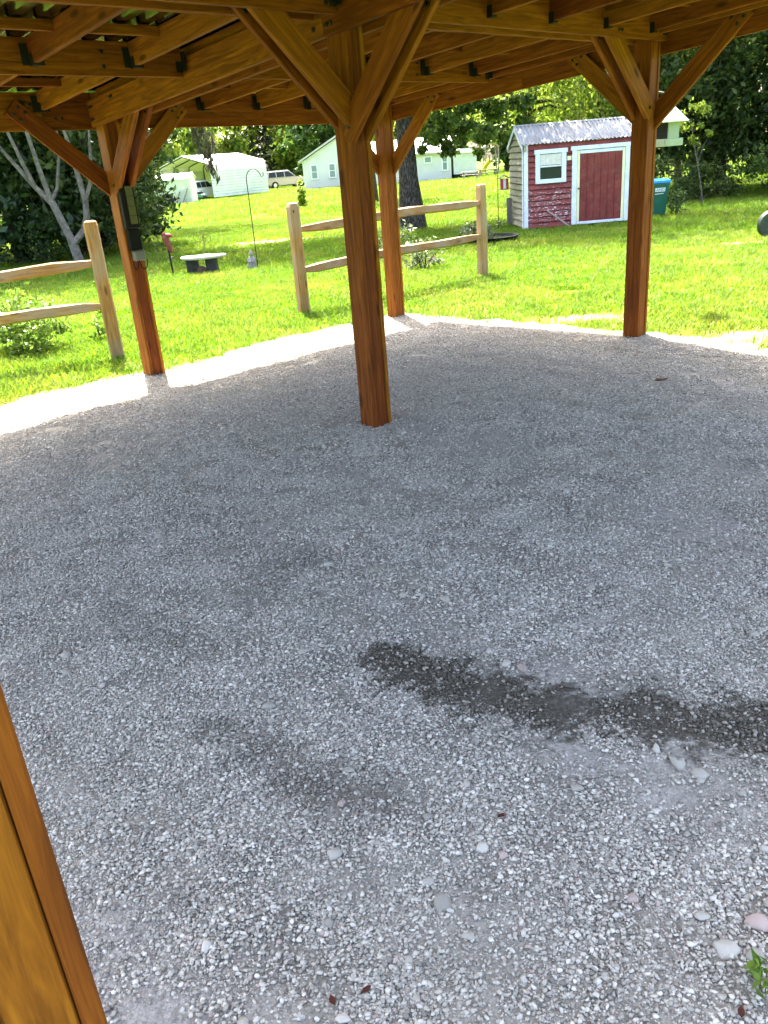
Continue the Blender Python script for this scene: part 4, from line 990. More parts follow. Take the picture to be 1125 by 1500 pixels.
# ------------------------------------------------------------------ shrubs and plants
def shrub(name, base, r, nleaf, leaf, mat, label, seed, stems=8, cat='shrub', group=None, shell=0.2, csize=0.2, flowers=0):
    rg = np.random.default_rng(seed); b = Vector(base); t = thing(name, b, label, cat, group)
    p, cc = crown_points((b.x, b.y, b.z + r[2] * 0.95), r, 40, nleaf, rg, shell, csize, b.z + 0.02)
    link('foliage', leaf_mesh('foliage', p - np.array(b), leaf, rg, 0.1, 0.45), None, t, mat)
    m = MB()
    for k in range(stems):
        tip = Vector(cc[rg.integers(len(cc))]); m.tube([b + Vector((rg.normal() * r[0] * 0.08, rg.normal() * r[0] * 0.08, -0.03)), b.lerp(tip, 0.5) + Z3 * r[2] * 0.15, tip], [min(0.008, r[2] * 0.04), min(0.006, r[2] * 0.03), min(0.003, r[2] * 0.015)], 5)
    m.build('stem', M_BARK, t)
    if flowers:
        q = p[rg.integers(0, len(p), flowers)] + np.array([0, 0, r[2] * 0.3]); link('blossom', leaf_mesh('blossom', q - np.array(b), leaf * 0.8, rg, -0.3, 0.9), None, t, M_PINK)
    return t
shrub('garden_shrub', (-3.72, 9.0, -0.02), (0.50, 0.44, 0.29), 3200, 0.06, M_LEAF_BUSH, 'rounded bright leafy shrub under the left split rail fence', 3)
shrub('fence_shrub', (-3.05, 9.35, -0.02), (0.10, 0.10, 0.22), 60, 0.09, M_LEAF_BUSH, 'single leafy shoot rising behind the lower left fence rail', 4, 3, 'plant')
shrub('flower_clump', (0.95, 13.4, -0.02), (0.34, 0.26, 0.24), 520, 0.065, M_LEAF_GREY, 'pale silvery flowering plant in front of the oak trunk behind the fence', 5, 12, 'plant', flowers=5)
shrub('flower_clump', (0.55, 14.6, -0.02), (0.30, 0.30, 0.40), 420, 0.07, M_LEAF_GREY, 'taller pale leafy plant between middle post and oak trunk', 6, 10, 'plant', flowers=3)
shrub('tub_plant', (2.4, 16.9, 0.04), (0.42, 0.36, 0.20), 420, 0.08, M_LEAF_GREY, 'sparse reddish green plant growing in the black tub', 7, 8, 'plant')
shrub('bin_vine', (7.12, 19.2, -0.02), (0.20, 0.16, 0.34), 420, 0.06, M_LEAF_DARK, 'dark glossy vine growing in front of the green bin', 8, 6, 'plant')
shrub('grass_sprig', (0.69, 1.1, 0.0), (0.045, 0.045, 0.035), 30, 0.04, M_LEAF_BUSH, 'small green weed sprouting in the gravel at the bottom right', 9, 4, 'weed')
sapl = shrub('young_pine', (-2.5, 38.9, -0.02), (0.22, 0.22, 0.55), 700, 0.16, M_LEAF_BRIGHT, 'lone young pine sapling on the far lawn above the fence post', 10, 2, 'sapling', None, 0.0, 0.2)
MB().tube([(-2.5, 38.9, -0.05), (-2.48, 38.9, 0.7)], 0.02, 6).build('trunk', M_BARK, sapl)
lf = link('fallen_leaf', mesh_np('fallen_leaf', [(-.05, 0, .004), (-.02, .028, .012), (.02, .03, .006), (.055, 0, .02), (.02, -.026, .008), (-.02, -.024, .016), (0, 0, .0)], [(0, 6, 1), (1, 6, 2), (2, 6, 3), (3, 6, 4), (4, 6, 5), (5, 6, 0)]), Matrix.Translation((2.01, 5.50, float(gz(2.01, 5.5)) + 0.018)), None, plain('dead_leaf', (0.07, 0.022, 0.012), 0.8, 0, 0.2, 0.3, 20), label='curled dark red dead leaf lying on the gravel', category='leaf')
for k, (x, y, rz_) in enumerate(((-0.12, 1.17, 0.6), (-0.19, 1.15, 2.0), (0.62, 1.05, 1.2), (0.72, 1.03, 2.6), (0.24, 1.62, 0.4))):
    link('fallen_leaf', lf.data, Matrix.Translation((x, y, float(gz(x, y)) + 0.014)) @ Matrix.Rotation(rz_, 4, 'Z') @ Matrix.Scale(0.24, 4), None, None, label=('small shrivelled brown leaf on the gravel near the near post', 'tiny curled brown leaf beside another at bottom centre gravel', 'small brown leaf in the bottom right gravel', 'small brown leaf beside the bottom right weed', 'tiny brown leaf on pale gravel below the dark stain')[k], category='leaf', group='dead leaves on the gravel')

# ------------------------------------------------------------------ far buildings
M_WHITEMETAL = plain('white_metal_siding', (0.62, 0.65, 0.55), 0.5, 0.1, 0.35, 0.1, 1.2, 0, dirt=(0.50, 0.52, 0.46, 1)); M_WHITEROOF = plain('white_metal_roof', (0.80, 0.79, 0.74), 0.45, 0.1, 0.4, 0.06, 1)
cp = thing('carport', (-10.7, 65.0, 0), 'white metal carport with rounded eaves and ribbed side wall across the lawn', 'carport')
CA = Vector((-10.7, 65.0, 0)); CS = Vector((3.6, 5.0, 0)); CL = CS.length; CS = CS.normalized(); CE = Vector((-CS.y, CS.x, 0)); CW = 5.6; CH = 2.45
def cpt(a, b, z): return CA + CS * a + CE * b + Z3 * z
prof = [(0.0, 2.05), (0.03, 2.28), (0.14, 2.42), (0.4, 2.52)] + [(CW / 2, 3.12)] + [(CW - 0.4, 2.52), (CW - 0.14, 2.42), (CW - 0.03, 2.28), (CW, 2.05)]
V = [cpt(a, b, z + o) for o in (0, 0.03) for a in (0, CL) for b, z in prof]; k = len(prof)
Fs = [(o * 2 * k + i, o * 2 * k + i + 1, o * 2 * k + k + i + 1, o * 2 * k + k + i) for o in (0, 1) for i in range(k - 1)] + [(a * k + i, a * k + i + 1, 2 * k + a * k + i + 1, 2 * k + a * k + i) for a in (0, 1) for i in range(k - 1)]
MB().add(V, Fs, True).build('roof', M_WHITEROOF, cp)
nr = 10
for i in range(nr):
    z0 = 0.12 + 1.96 * i / nr; z1 = z0 + 1.96 / nr
    for b, sg, nm in ((0.0, -1, 'side'), (CW, 1, 'far')):
        if b > 0 and i < 5: continue
        MB().prism([cpt(0.0, b, z0), cpt(0.0, b + sg * 0.05, z0 + 0.02), cpt(0.0, b + sg * 0.02, z1 - 0.004), cpt(0, b, z1 - 0.004)], CS * CL).build('wall_panel', M_WHITEMETAL, cp)
M_FRAME = plain('dark_tube_frame', (0.06, 0.055, 0.05), 0.5, 0.5, 0.4, 0.2)
for a in (0.1, 1.6, 3.2, 4.8, CL - 0.1):
    MB().tube([cpt(a, 0.06, 0)] + [cpt(a, min(max(b, 0.06), CW - 0.06), z - 0.06) for b, z in prof] + [cpt(a, CW - 0.06, 0)], 0.04, 6).build('hoop', M_FRAME, cp)
MB().prism([cpt(CL - 0.02, 0.05, 1.35), cpt(CL - 0.02, CW - 0.05, 1.35), cpt(CL - 0.02, CW - 0.05, 2.4), cpt(CL - 0.02, CW / 2, 3.05), cpt(CL - 0.02, 0.05, 2.4)], CS * 0.03).build('end_panel', M_WHITEMETAL, cp)
ls = thing('storage_shed', (-13.6, 61, 0), 'low white metal storage shed half hidden behind the left trees', 'shed')
LS = Vector((-13.4, 61.0, 0))
for i in range(7):
    z0 = 0.05 + 1.55 * i / 7; MB().box(LS + Z3 * (z0 + 0.108), (4.1, 2.2 + 0.02 * (i % 2), 0.215)).build('wall_panel', M_WHITEMETAL, ls)
MB().prism([LS + Vector((-2.15, -1.2, 1.58)), LS + Vector((-2.15, 0, 1.95)), LS + Vector((-2.15, 1.2, 1.58)), LS + Vector((-2.15, 0, 1.88))], (4.3, 0, 0)).prism([LS + Vector((-2.05, -1.1, 1.58)), LS + Vector((-2.05, 0, 1.88)), LS + Vector((-2.05, 1.1, 1.58))], (4.1, 0, 0)).build('roof', M_WHITEROOF, ls)
for k, (x0, x1, h) in enumerate(((-12.0, -11.55, 0.95), (-12.4, -12.1, 0.8))):
    board('scrap_board', (x0, 59.6, 0.0), (x1, 59.78, h), 0.05, 0.16, Vector((0, 1, 0)), M_OLDWOOD, None, label=('taller', 'shorter')[k] + ' scrap board leaning on the white storage shed', category='board')
# houses
M_HGLASS = NT('pale_reflecting_glass'); M_HGLASS.col((0.22, 0.28, 0.26)); M_HGLASS.set(0.15, 0, 0.5); M_HGLASS = M_HGLASS.m
M_HWALL = plain('pale_house_wall', (0.62, 0.61, 0.55), 0.75, 0, 0.25, 0.06, 1.0); M_HROOF = plain('pale_roof', (0.42, 0.41, 0.37), 0.7, 0.1, 0.3, 0.1, 1.5); M_WTRIM = plain('house_trim', (0.78, 0.78, 0.76), 0.6, 0, 0.3, 0.05)
def hwindow(par, x, y, z, w, h, panes=2):
    wn_ = MB().box((x, y, z), (w, 0.05, h)).build('window', M_HGLASS, par)
    for s in (-1, 1): MB().box((x + s * (w / 2 + 0.04), y - 0.02, z), (0.09, 0.06, h + 0.16)).build('frame', M_WTRIM, wn_)
    MB().box((x, y - 0.021, z + h / 2 + 0.04), (w, 0.06, 0.09)).build('frame', M_WTRIM, wn_); MB().box((x, y - 0.024, z - h / 2 - 0.04), (w + 0.2, 0.09, 0.08)).build('sill', M_WTRIM, wn_)
    if panes > 1: MB().box((x, y - 0.02, z), (w, 0.05, 0.05)).build('sash_bar', M_WTRIM, wn_)
ho = thing('gabled_house', (-1.2, 73, 0), 'pale house with gable front between the silver car and the middle post', 'house')
GX0, GX1, GY = -4.25, 2.0, 71.0
MB().prism([(GX0, GY, -0.05), (GX1, GY, -0.05), (GX1, GY, 2.1), ((GX0 + GX1) / 2, GY, 3.75), (GX0, GY, 2.1)], (0, 8, 0)).build('wall', M_HWALL, ho)
for s, x0 in ((1, GX0 - 0.3), (-1, GX1 + 0.3)):
    mx_ = (GX0 + GX1) / 2; MB().prism([(x0, GY - 0.35, 2.0), (mx_, GY - 0.35, 3.82), (mx_, GY - 0.35, 3.97), (x0, GY - 0.35, 2.14)], (0, 8.7, 0)).build('roof', M_HROOF, ho)
hwindow(ho, -3.35, GY - 0.02, 1.28, 0.42, 0.95); hwindow(ho, -1.9, GY - 0.02, 1.28, 0.42, 0.95); hwindow(ho, 0.6, GY - 0.02, 1.28, 0.42, 0.95)
MB().box((-1.15, GY - 0.02, 3.0), (0.3, 0.05, 0.5)).build('gable_vent', M_WTRIM, ho)
h2 = thing('long_house', (4.4, 68, 0), 'long low white house behind the oak trunk', 'house')
MB().box((4.3, 69, 0.95), (5.8, 5.6, 2.0)).build('wall', M_HWALL, h2)
for s, y0 in ((1, 65.9), (-1, 72.1)): MB().prism([(1.2, y0, 1.88), (1.2, 69, 3.0), (1.2, 69, 3.1), (1.2, y0, 1.99)], (6.3, 0, 0)).build('roof', M_HROOF, h2)
hwindow(h2, 5.45, 66.18, 1.50, 0.45, 0.35, 1); hwindow(h2, 6.72, 66.18, 1.25, 0.32, 1.05); hwindow(h2, 3.0, 66.18, 1.4, 0.5, 0.6)
h3 = thing('trailer_home', (8.3, 67, 0), 'pale green white trailer with dark skirting next to the long house', 'trailer')
MB().box((8.25, 68.2, 1.05), (1.75, 4.0, 1.45)).build('wall', M_WHITEMETAL, h3); MB().box((8.25, 68.2, 0.17), (1.7, 3.9, 0.34)).build('skirting', M_BLACK, h3)
for i in range(5): MB().box((8.25, 66.185, 0.47 + i * 0.29), (1.75, 0.03, 0.275)).build('siding_board', M_WHITEMETAL, h3)
MB().lathe((8.25, 66.1, 1.72), [(0.95, 0), (0.95, 4.2)], 24, 'Y') if False else None
V = []; n = 12
for y in (66.0, 70.4):
    for i in range(n + 1): a = math.pi * i / n; V.append((8.25 - 0.95 * math.cos(a), y, 1.76 + 0.32 * math.sin(a)))
MB().add(V, [(i, i + 1, n + 2 + i, n + 1 + i) for i in range(n)] + [tuple(range(n + 1))[::-1], tuple(n + 1 + i for i in range(n + 1))]).build('roof', M_WHITEROOF, h3)
# play tower with slide
pl = thing('play_tower', (10.9, 70, 0), 'wooden play tower with bright yellow slide left of the shed', 'playset')
for x in (10.35, 11.4):
    for y in (70.0, 71.1): board('leg', (x, y, -0.05), (x, y, 2.1), 0.1, 0.1, Vector((1, 0, 0)), M_OLDWOOD, pl)
board('deck', (10.3, 70.55, 0.95), (11.45, 70.55, 0.95), 1.2, 0.08, Z3, M_OLDWOOD, pl)
for s in (0, 1): MB().prism([(10.2, 69.9, 2.05), (10.875, 69.9, 2.5), (11.55, 69.9, 2.05), (10.875, 69.9, 2.42)], (0, 1.3, 0)).build('roof', M_OLDWOOD, pl) if s == 0 else None
for i in range(4): board('railing', (10.4 + i * 0.27, 69.97, 1.0), (10.4 + i * 0.27, 69.97, 1.5), 0.03, 0.14, Vector((1, 0, 0)), M_OLDWOOD, pl)
M_YEL = plain('yellow_plastic', (0.75, 0.58, 0.02), 0.4, 0, 0.4, 0.06, 2)
pts = [(10.75, 69.95, 1.0), (10.55, 69.8, 0.85), (10.1, 69.6, 0.35), (9.85, 69.5, 0.12), (9.65, 69.45, 0.08)]
sm_ = MB(); V = []
for x, y, z in pts:
    for (o, up) in ((-0.42, 0.18), (-0.36, 0.0), (0.36, 0.0), (0.42, 0.18)): V.append((x + o * 0.45, y - o * 0.9 * -1, z + up))
sm_.add(V, [(i * 4 + j, i * 4 + j + 1, (i + 1) * 4 + j + 1, (i + 1) * 4 + j) for i in range(len(pts) - 1) for j in range(3)]); so_ = sm_.build('slide', M_YEL, pl)
md = so_.modifiers.new('thick', 'SOLIDIFY'); md.thickness = 0.04
def picnic(x, y, label, w=1.3):
    t = thing('picnic_table', (x, y, 0), label, 'picnic table', 'picnic tables on the far lawn')
    for i in range(3): board('table_plank', (x - w / 2, y - 0.2 + i * 0.2, 0.50), (x + w / 2, y - 0.2 + i * 0.2, 0.50), 0.18, 0.035, Z3, M_OLDWOOD, t)
    for s in (-1, 1):
        board('seat_plank', (x - w / 2, y + s * 0.52, 0.30), (x + w / 2, y + s * 0.52, 0.30), 0.2, 0.035, Z3, M_OLDWOOD, t)
        for q in (-1, 1): board('leg', (x + q * w * 0.38, y + s * 0.42, -0.03), (x + q * w * 0.38, y + s * 0.12, 0.49), 0.035, 0.09, Vector((1, 0, 0)), M_OLDWOOD, t)
        board('seat_support', (x + s * w * 0.38 + 0.04, y - 0.56, 0.265), (x + s * w * 0.38 + 0.04, y + 0.56, 0.265), 0.035, 0.07, Z3, M_OLDWOOD, t)
picnic(8.15, 62.5, 'weathered picnic table in front of the pale trailer'); picnic(9.9, 66.0, 'weathered picnic table at the foot of the yellow slide', 1.5)
picnic(2.75, 63.6, 'weathered picnic table right beside the oak trunk by the long house', 1.0)

# ------------------------------------------------------------------ cars
M_TYRE = plain('tyre_rubber', (0.015, 0.015, 0.015), 0.85, 0, 0.2, 0.2); M_RIM = plain('wheel_rim', (0.45, 0.45, 0.45), 0.35, 0.8, 0.5, 0.1); M_TAIL = plain('tail_light', (0.35, 0.01, 0.01), 0.2, 0, 0.6, 0.05)
def suv(name, loc, heading, paint, label, scale=1.0):
    loc = Vector(loc); ch, shn = math.cos(heading), math.sin(heading)
    t = thing(name, loc, label, 'car')
    def T(x, y, z): return loc + Vector((x * ch - y * shn, x * shn + y * ch, z)) * scale if False else loc + Vector(((x * ch - y * shn) * scale, (x * shn + y * ch) * scale, z * scale))
    W = 0.92
    side = [(-2.25, 0.42), (-2.28, 0.75), (-2.2, 1.02), (-1.0, 1.04), (0.75, 1.04), (1.0, 1.02), (2.05, 0.92), (2.28, 0.75), (2.3, 0.42), (1.8, 0.3), (-1.8, 0.3)]
    sect = [(-W, 0), (-W * 0.97, 1)]
    m = MB(); n = len(side)
    V = [T(x, -W * (0.96 if z > 0.9 else 1), z) for x, z in side] + [T(x, W * (0.96 if z > 0.9 else 1), z) for x, z in side]
    m.add(V, [tuple(range(n)), tuple(range(2 * n - 1, n - 1, -1))] + [(i, i + n, (i + 1) % n + n, (i + 1) % n) for i in range(n)])
    body = m.build('body', paint, t); md = body.modifiers.new('bevel', 'BEVEL'); md.width = 0.06; md.segments = 2
    low = [(-2.18, 1.03), (1.0, 1.03)]; up = [(-1.95, 1.66), (0.30, 1.68)]
    V = [T(-2.17, -0.87, 1.02), T(1.02, -0.87, 1.02), T(1.02, 0.87, 1.02), T(-2.17, 0.87, 1.02), T(-1.95, -0.70, 1.68), T(0.28, -0.70, 1.70), T(0.28, 0.70, 1.70), T(-1.95, 0.70, 1.68)]
    m = MB().add(V, [(3, 2, 1, 0), (4, 5, 6, 7), (0, 1, 5, 4), (2, 3, 7, 6), (1, 2, 6, 5), (3, 0, 4, 7)]); cab = m.build('cabin', paint, t); md = cab.modifiers.new('bevel', 'BEVEL'); md.width = 0.05; md.segments = 2
    def pane(pts, nm='window'):
        P = [T(*p) for p in pts]; nn = (P[1] - P[0]).cross(P[2] - P[0]).normalized(); cen = sum(P, Vector()) / len(P)
        if nn.dot(cen - T(-0.6, 0, 1.3)) < 0: nn = -nn
        MB().prism([p - nn * 0.02 for p in P], nn * 0.035).build(nm, M_GLASS, cab)
    for s in (-1, 1):
        for x0, x1, u0, u1 in ((-1.98, -1.2, -1.85, -1.2), (-1.1, -0.3, -1.1, -0.3), (-0.2, 0.8, -0.2, 0.22)):
            pane([(x0, s * 0.855, 1.10), (x1, s * 0.855, 1.10), (u1, s * 0.735, 1.58), (u0, s * 0.735, 1.58)])
        MB().box(T(-2.24, s * 0.78, 0.92), (0.14 * scale, 0.2 * scale, 0.26 * scale), Matrix.Rotation(heading, 3, 'Z')).build('tail_light', M_TAIL, t)
        MB().box(T(2.26, s * 0.7, 0.78), (0.12 * scale, 0.3 * scale, 0.16 * scale), Matrix.Rotation(heading, 3, 'Z')).build('headlight', M_RIM, t)
        MB().tube([T(-1.8, s * 0.6, 1.73), T(0.1, s * 0.6, 1.74)], 0.02 * scale, 5).build('roof_rail', M_BLACK, t)
        for x in (-1.4, 1.4):
            wh = thing_part('wheel', T(x, s * 0.84, 0.36), heading, scale, t)
    pane([(-2.12, -0.75, 1.12), (-2.12, 0.75, 1.12), (-1.98, 0.62, 1.58), (-1.98, -0.62, 1.58)], 'rear_window'); pane([(0.93, -0.75, 1.1), (0.93, 0.75, 1.1), (0.34, 0.62, 1.62), (0.34, -0.62, 1.62)], 'windscreen')
    MB().box(T(-2.3, 0, 0.52), (0.12 * scale, 1.75 * scale, 0.2 * scale), Matrix.Rotation(heading, 3, 'Z')).build('bumper', M_BLACK, t); MB().box(T(-2.29, 0, 0.85), (0.03 * scale, 0.4 * scale, 0.14 * scale), Matrix.Rotation(heading, 3, 'Z')).build('number_plate', M_WHITEP, t)
    return t
def thing_part(name, p, heading, scale, parent):
    M = Matrix.Translation(p) @ Matrix.Rotation(heading, 4, 'Z')
    w = link('wheel', MB().lathe((0, 0, 0), [(0.20 * scale, -0.11 * scale), (0.33 * scale, -0.11 * scale), (0.36 * scale, -0.07 * scale), (0.36 * scale, 0.07 * scale), (0.33 * scale, 0.11 * scale), (0.20 * scale, 0.11 * scale)], 22, 'Y').mesh('wheel'), M, parent, M_TYRE)
    link('rim', MB().lathe((0, 0, 0), [(0.05 * scale, -0.118 * scale), (0.19 * scale, -0.114 * scale), (0.2 * scale, 0.0), (0.19 * scale, 0.114 * scale), (0.05 * scale, 0.118 * scale)], 16, 'Y').mesh('rim'), M, w, M_RIM)
    return w
M_SILVER = plain('silver_beige_paint', (0.30, 0.265, 0.21), 0.35, 0.3, 0.5, 0.05); M_WCAR = plain('white_car_paint', (0.72, 0.72, 0.72), 0.3, 0, 0.5, 0.05)
suv('parked_suv', (-6.9, 84.5, 0), R(24), M_SILVER, 'silver beige estate car parked left of the gabled house', 0.93)
suv('parked_suv', (-11.9, 66.6, 0), R(70), M_WCAR, 'white estate car with dark windows parked inside the carport', 0.8)
gt = thing('green_mower', (-11.3, 63.6, 0), 'small dark green machine in front of the white car', 'mower')
MB().box((-11.35, 63.6, 0.32), (0.75, 0.6, 0.3), None, 0.06).build('deck', M_BGREEN, gt); MB().box((-11.5, 63.6, 0.56), (0.35, 0.4, 0.22), None, 0.05).build('hood', M_BLACK, gt)
for x in (-11.65, -11.05): MB().lathe((x, 63.25, 0.18), [(0.17, -0.05), (0.18, 0), (0.17, 0.05)], 12, 'Y').build('wheel', M_TYRE, gt)

# ------------------------------------------------------------------ trees
# the big oak behind the second fence
make_tree('oak_tree', (1.30, 21.45, 0), 11.0, 0.26, [((2.2, 1.2, 8.2), (6.6, 3.8, 2.4)), ((-3.5, 0.6, 7.6), (3.2, 2.6, 1.8)), ((0.6, -0.5, 2.10), (0.75, 0.8, 0.40)), ((1.15, -0.6, 2.15), (0.8, 0.8, 0.45)), ((1.9, -0.3, 2.0), (0.8, 0.8, 0.55)), ((1.5, 0.2, 2.5), (1.2, 0.8, 0.5)), ((2.6, 0.2, 2.25), (0.6, 0.8, 0.62)), ((2.3, -0.3, 2.6), (1.0, 0.8, 0.6)), ((1.3, -0.6, 3.3), (1.9, 1.0, 0.6)), ((-0.5, -0.8, 2.9), (0.6, 0.6, 0.5)), ((1.6, -0.3, 4.4), (2.6, 1.8, 1.2))], 0.14, 68000, M_LEAF_OAK, 'big oak with thick grey trunk standing behind the fence', seed=3, nclump=460, limbs=20, zmin=1.6, shell=0.3, csize=0.13, trunk_mat=M_OAKBARK, wiggle=0.05)
# the dark grove on the left
grove = [(-13.6, 20.5, 11.0), (-10.8, 21.8, 12), (-8.3, 20.9, 11.5), (-6.75, 21.6, 9.0), (-12.3, 25.5, 9.5), (-8.6, 26.0, 9.0), (-16.5, 22.5, 9.0), (-7.2, 24.0, 8.0)]
glab = ['leftmost dark dense tree of the grove behind the left fence', 'dark dense tree directly behind the pale forked trunks', 'dark dense tree between pale trunks and left gazebo post', 'dark bushy tree right of the left gazebo post, edge of grove', 'tall dark tree in the second row of the left grove', 'tall dark tree behind the left gazebo post in the second row', 'dark tree at the far left end of the grove', 'dark tree behind the right edge of the left grove']
for k, (x, y, h) in enumerate(grove):
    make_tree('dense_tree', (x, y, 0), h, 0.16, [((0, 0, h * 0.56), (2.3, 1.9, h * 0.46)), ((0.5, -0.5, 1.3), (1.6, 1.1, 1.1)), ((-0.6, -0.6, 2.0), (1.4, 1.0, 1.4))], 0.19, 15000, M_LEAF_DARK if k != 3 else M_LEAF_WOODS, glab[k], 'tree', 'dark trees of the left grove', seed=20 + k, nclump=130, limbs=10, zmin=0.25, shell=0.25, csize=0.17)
# pale multi-stem trunks
pt_ = thing('crape_myrtle', (-6.0, 18.2, 0), 'pale barked leaning forked tree in front of the dark grove', 'tree')
MB().tube([(-6.0, 18.2, -0.1), (-6.13, 18.2, 0.64), (-6.34, 18.2, 1.33), (-6.66, 18.22, 1.71), (-7.15, 18.3, 2.4), (-7.7, 18.4, 3.4)], [0.12, 0.085, 0.075, 0.05, 0.036, 0.02], 10).tube([(-6.36, 18.2, 1.38), (-6.43, 18.15, 1.94), (-6.49, 18.1, 2.56), (-6.6, 18.1, 3.6)], [0.06, 0.05, 0.042, 0.02], 8).tube([(-6.33, 18.2, 1.4), (-6.2, 18.25, 1.6), (-6.01, 18.3, 2.3), (-5.9, 18.3, 3.3)], [0.04, 0.035, 0.028, 0.015], 8).tube([(-6.62, 18.2, 1.66), (-6.72, 18.1, 2.1), (-6.88, 18.1, 2.71), (-7.1, 18.0, 3.6)], [0.045, 0.04, 0.035, 0.015], 8).tube([(-6.1, 18.2, 0.5), (-5.82, 18.22, 0.75), (-5.7, 18.2, 1.0), (-5.66, 18.2, 1.32), (-5.72, 18.2, 2.01), (-5.85, 18.2, 3.2)], [0.075, 0.07, 0.068, 0.06, 0.05, 0.02], 9).tube([(-5.67, 18.2, 1.3), (-5.45, 18.25, 1.75), (-5.3, 18.3, 2.8)], [0.045, 0.04, 0.02], 8).build('trunk', M_PALEBARK, pt_)
rg = np.random.default_rng(77); p_, _ = crown_points((-6.4, 18.2, 4.4), (2.2, 1.5, 1.4), 40, 4200, rg, 0.2, 0.17)
link('crown', leaf_mesh('crown', p_ - np.array((-6.0, 18.2, 0)), 0.1, rg), None, pt_, M_LEAF_MID)
# trees in the middle distance, left of the carport: hanging moss
mt = make_tree('mossy_tree', (-9.2, 31.0, 0), 8.5, 0.22, [((2.4, -0.6, 5.8), (3.8, 2.8, 2.2)), ((3.6, -1.0, 3.7), (1.5, 1.1, 0.6))], 0.15, 7000, M_LEAF_MID, 'tree with grey moss hanging in front of the carport', seed=51, nclump=90, limbs=9, zmin=2.6, shell=0.3)
rg = np.random.default_rng(52); mp_ = []
for (x0, z0, z1, n, w) in ((-4.9, 3.6, 1.75, 110, 0.06), (-4.72, 3.5, 1.45, 120, 0.05), (-5.05, 3.6, 2.2, 80, 0.05), (-4.6, 3.5, 2.2, 60, 0.04)):
    f = rg.uniform(size=n); mp_.append(np.stack([x0 + (1 - f) * 0 + f * 0.28 + rg.normal(size=n) * w, 28 + rg.normal(size=n) * w, z0 + (z1 - z0) * f], 1))
P = np.concatenate(mp_) - np.array((-9.2, 31.0, 0)); link('hanging_moss', leaf_mesh('hanging_moss', P, 0.26, rg, 3.0, 0.22), None, mt, M_MOSS)
MB().tube([(-9.1, 31.0, 4.6), (-6.4, 29.5, 4.7), (-4.9, 28.1, 3.55), (-4.72, 28, 2.9)], [0.09, 0.07, 0.04, 0.015], 7).build('limb', M_BARK, mt)
# behind the shed
bs_ = [(5.98, 30.0, 9.5, 0.17, 0, 'tree with dark forked trunk rising right behind the shed'), (9.0, 32.0, 8.5, 0.12, 0, 'bright yellow green tree behind the right end of the shed'), (6.9, 36.0, 9.5, 0.12, 0, 'bright leafy tree farther back behind the middle of the shed'), (7.4, 27.0, 6.0, 0.08, 1, 'smaller bright tree close behind the shed roof'), (0.6, 38.0, 9.0, 0.14, 1, 'bright leafy tree far behind the oak trunk'), (12.5, 34.0, 9.0, 0.13, 1, 'bright tree behind the woods edge near the shed')]
for k, (x, y, h, r, q, lab) in enumerate(bs_):
    zc = h * 0.6; make_tree('leafy_tree', (x, y, 0), h, r, [((0, 0, zc), (2.6, 2.2, h * 0.40)), ((0.6, -0.4, h * 0.34), (1.7, 1.5, h * 0.16))], 0.16, 9000, M_LEAF_BRIGHT, lab, 'tree', 'bright trees behind the shed', seed=60 + k, nclump=110, limbs=13, zmin=1.5 if k != 4 else 3.4, shell=0.2, csize=0.13)
# woods on the right
wd_ = [(8.9, 26.0, 8.5), (10.8, 25.6, 9.0), (12.9, 25.4, 9.0), (15.2, 24.6, 9.0), (17.8, 24.0, 9.0), (11.4, 29.0, 10.0), (14.6, 28.5, 10.0), (18.5, 28.0, 10), (20.6, 23.0, 9)]
for k, (x, y, h) in enumerate(wd_):
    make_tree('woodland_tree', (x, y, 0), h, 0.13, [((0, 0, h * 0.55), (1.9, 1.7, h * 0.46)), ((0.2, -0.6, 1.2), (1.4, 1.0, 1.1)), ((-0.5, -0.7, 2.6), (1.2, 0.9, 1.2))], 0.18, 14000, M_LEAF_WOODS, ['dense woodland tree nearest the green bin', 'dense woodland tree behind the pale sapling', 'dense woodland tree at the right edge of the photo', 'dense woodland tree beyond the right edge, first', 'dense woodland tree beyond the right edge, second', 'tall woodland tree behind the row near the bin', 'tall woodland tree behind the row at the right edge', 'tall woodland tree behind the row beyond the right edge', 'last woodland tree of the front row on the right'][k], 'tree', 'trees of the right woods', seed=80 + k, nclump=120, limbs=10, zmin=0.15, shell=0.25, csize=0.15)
sp_ = make_tree('pale_sapling', (8.88, 22.2, 0), 2.6, 0.022, [((-0.38, 0, 2.0), (0.55, 0.5, 0.42)), ((-0.1, 0, 1.55), (0.35, 0.3, 0.25))], 0.09, 900, M_LEAF_BRIGHT, 'slender pale sapling with bright leaves before the right woods', 'sapling', seed=95, nclump=22, limbs=6, lean=(-0.4, 0), zmin=1.0, trunk_mat=M_PALEBARK, wiggle=0.03)
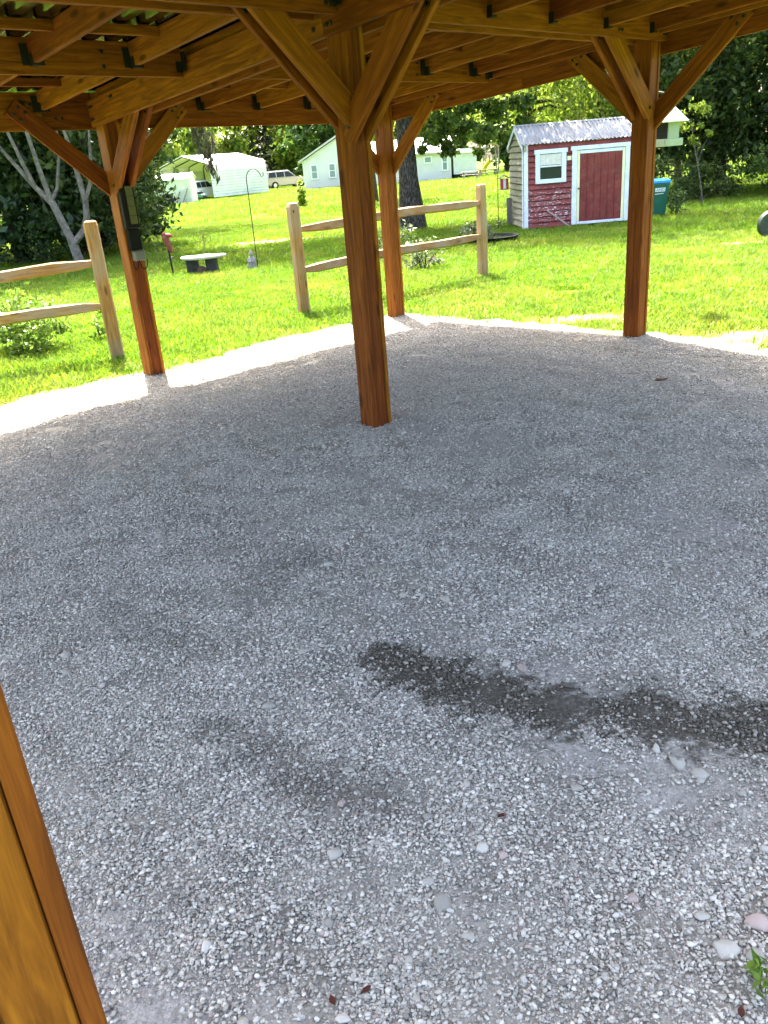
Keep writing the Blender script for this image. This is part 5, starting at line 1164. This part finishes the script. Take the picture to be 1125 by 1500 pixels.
for k, (x, y, r, mt_, lab) in enumerate(((9.6, 23.6, (1.0, 0.7, 0.5), M_LEAF_WOODS, 'low dark bush at the foot of the woods behind the bin'), (11.3, 23.0, (0.9, 0.7, 0.75), M_LEAF_MID, 'fresh green bush at the edge of the woods near the right side'), (12.9, 22.6, (1.0, 0.7, 0.7), M_LEAF_MID, 'green bush at the far right edge of the woods'), (7.6, 23.4, (0.9, 0.7, 0.8), M_LEAF_WOODS, 'dark bush behind the shed and the bin'), (-9.9, 19.9, (1.4, 0.6, 0.55), M_LEAF_DARK, 'low dark bush at the foot of the left grove'), (-12.6, 19.6, (1.4, 0.6, 0.6), M_LEAF_DARK, 'low dark bush at the left end of the grove'), (-7.6, 20.3, (1.1, 0.6, 0.6), M_LEAF_DARK, 'low dark bush behind the pale trunks of the grove'), (-5.4, 20.5, (0.75, 0.6, 1.35), M_LEAF_WOODS, 'tall leafy bush just right of the left gazebo post'))):
    shrub('wild_bush', (x, y, -0.02), r, 3000, 0.10, mt_, lab, 120 + k, 8, 'bush', 'bushes at the wood edges', 0.2, 0.22)
# far trees
make_tree('magnolia_tree', (-10.0, 104, 0), 15, 0.3, [((0, 0, 7.5), (4.3, 3.5, 7.2)), ((0, 0, 3.0), (4.4, 3.6, 2.8))], 0.42, 9000, M_LEAF_MAGNOLIA, 'very dark dense magnolia behind the silver car', seed=140, nclump=160, limbs=6, zmin=0.3, shell=0.4, csize=0.13)
far = []
for k, x in enumerate(range(-31, 34, 7)):
    far.append((x + 2.5 * math.sin(k * 2.1), 112 + 7 * math.sin(k * 1.7), 13 + 3 * math.sin(k * 2.9)))
far += [(0.5, 96, 13), (7.5, 93, 12), (-5.5, 100, 13), (12, 95, 13), (-21, 98, 14), (-19, 80, 12), (-24, 74, 12), (-30, 66, 12), (-21, 52, 11), (13.5, 78, 10), (17, 70, 10), (21, 60, 11), (25, 50, 12), (4.5, 84, 10), (-15.5, 95, 12), (-3.0, 92, 11)]
for k, (x, y, h) in enumerate(far):
    n = 10
    lab = ['far tree seen between the left grove and the carport roof', 'far tree above the left end of the carport roof', 'far light tree above the middle of the carport', 'far tree directly behind the dark magnolia', 'far light tree just right of the dark magnolia', 'far tree behind the tall middle gazebo post', 'far tree just right of the oak trunk beyond the long house', 'far tree in the background beyond the trailer', 'far tree in the background beyond the play tower', 'far tree beyond the left end of the red shed', 'tree rising behind the gabled house roof', 'tree behind the long house, right of the oak trunk', 'tree between magnolia and gabled house', 'tree rising behind the trailer', 'tree left of the magnolia behind the carport', 'tree behind the carport on its left', 'tree standing left of the carport', 'tree far left beyond the carport', 'tree rising behind the storage shed', 'tree right behind the play tower', 'tree to the right of the play tower', 'tree behind the shed and the play tower', 'far tree hidden behind the shed', 'tree behind the left part of the long house', 'tree above the carport roof', 'tree right behind the gabled house'][k]
    make_tree('far_tree', (x, y, 0), h, 0.22, [((0, 0, h * 0.56), (4.2, 3.4, h * 0.44)), ((0.8, -0.5, 2.6), (3.2, 2.4, 2.3))], 0.62, 5000, (M_LEAF_BRIGHT, M_LEAF_MID, M_LEAF_BRIGHT)[k % 3], lab, 'tree', 'far trees behind the houses' if k < n else None, seed=160 + k, nclump=90, limbs=6, zmin=0.5, shell=0.35, csize=0.13)
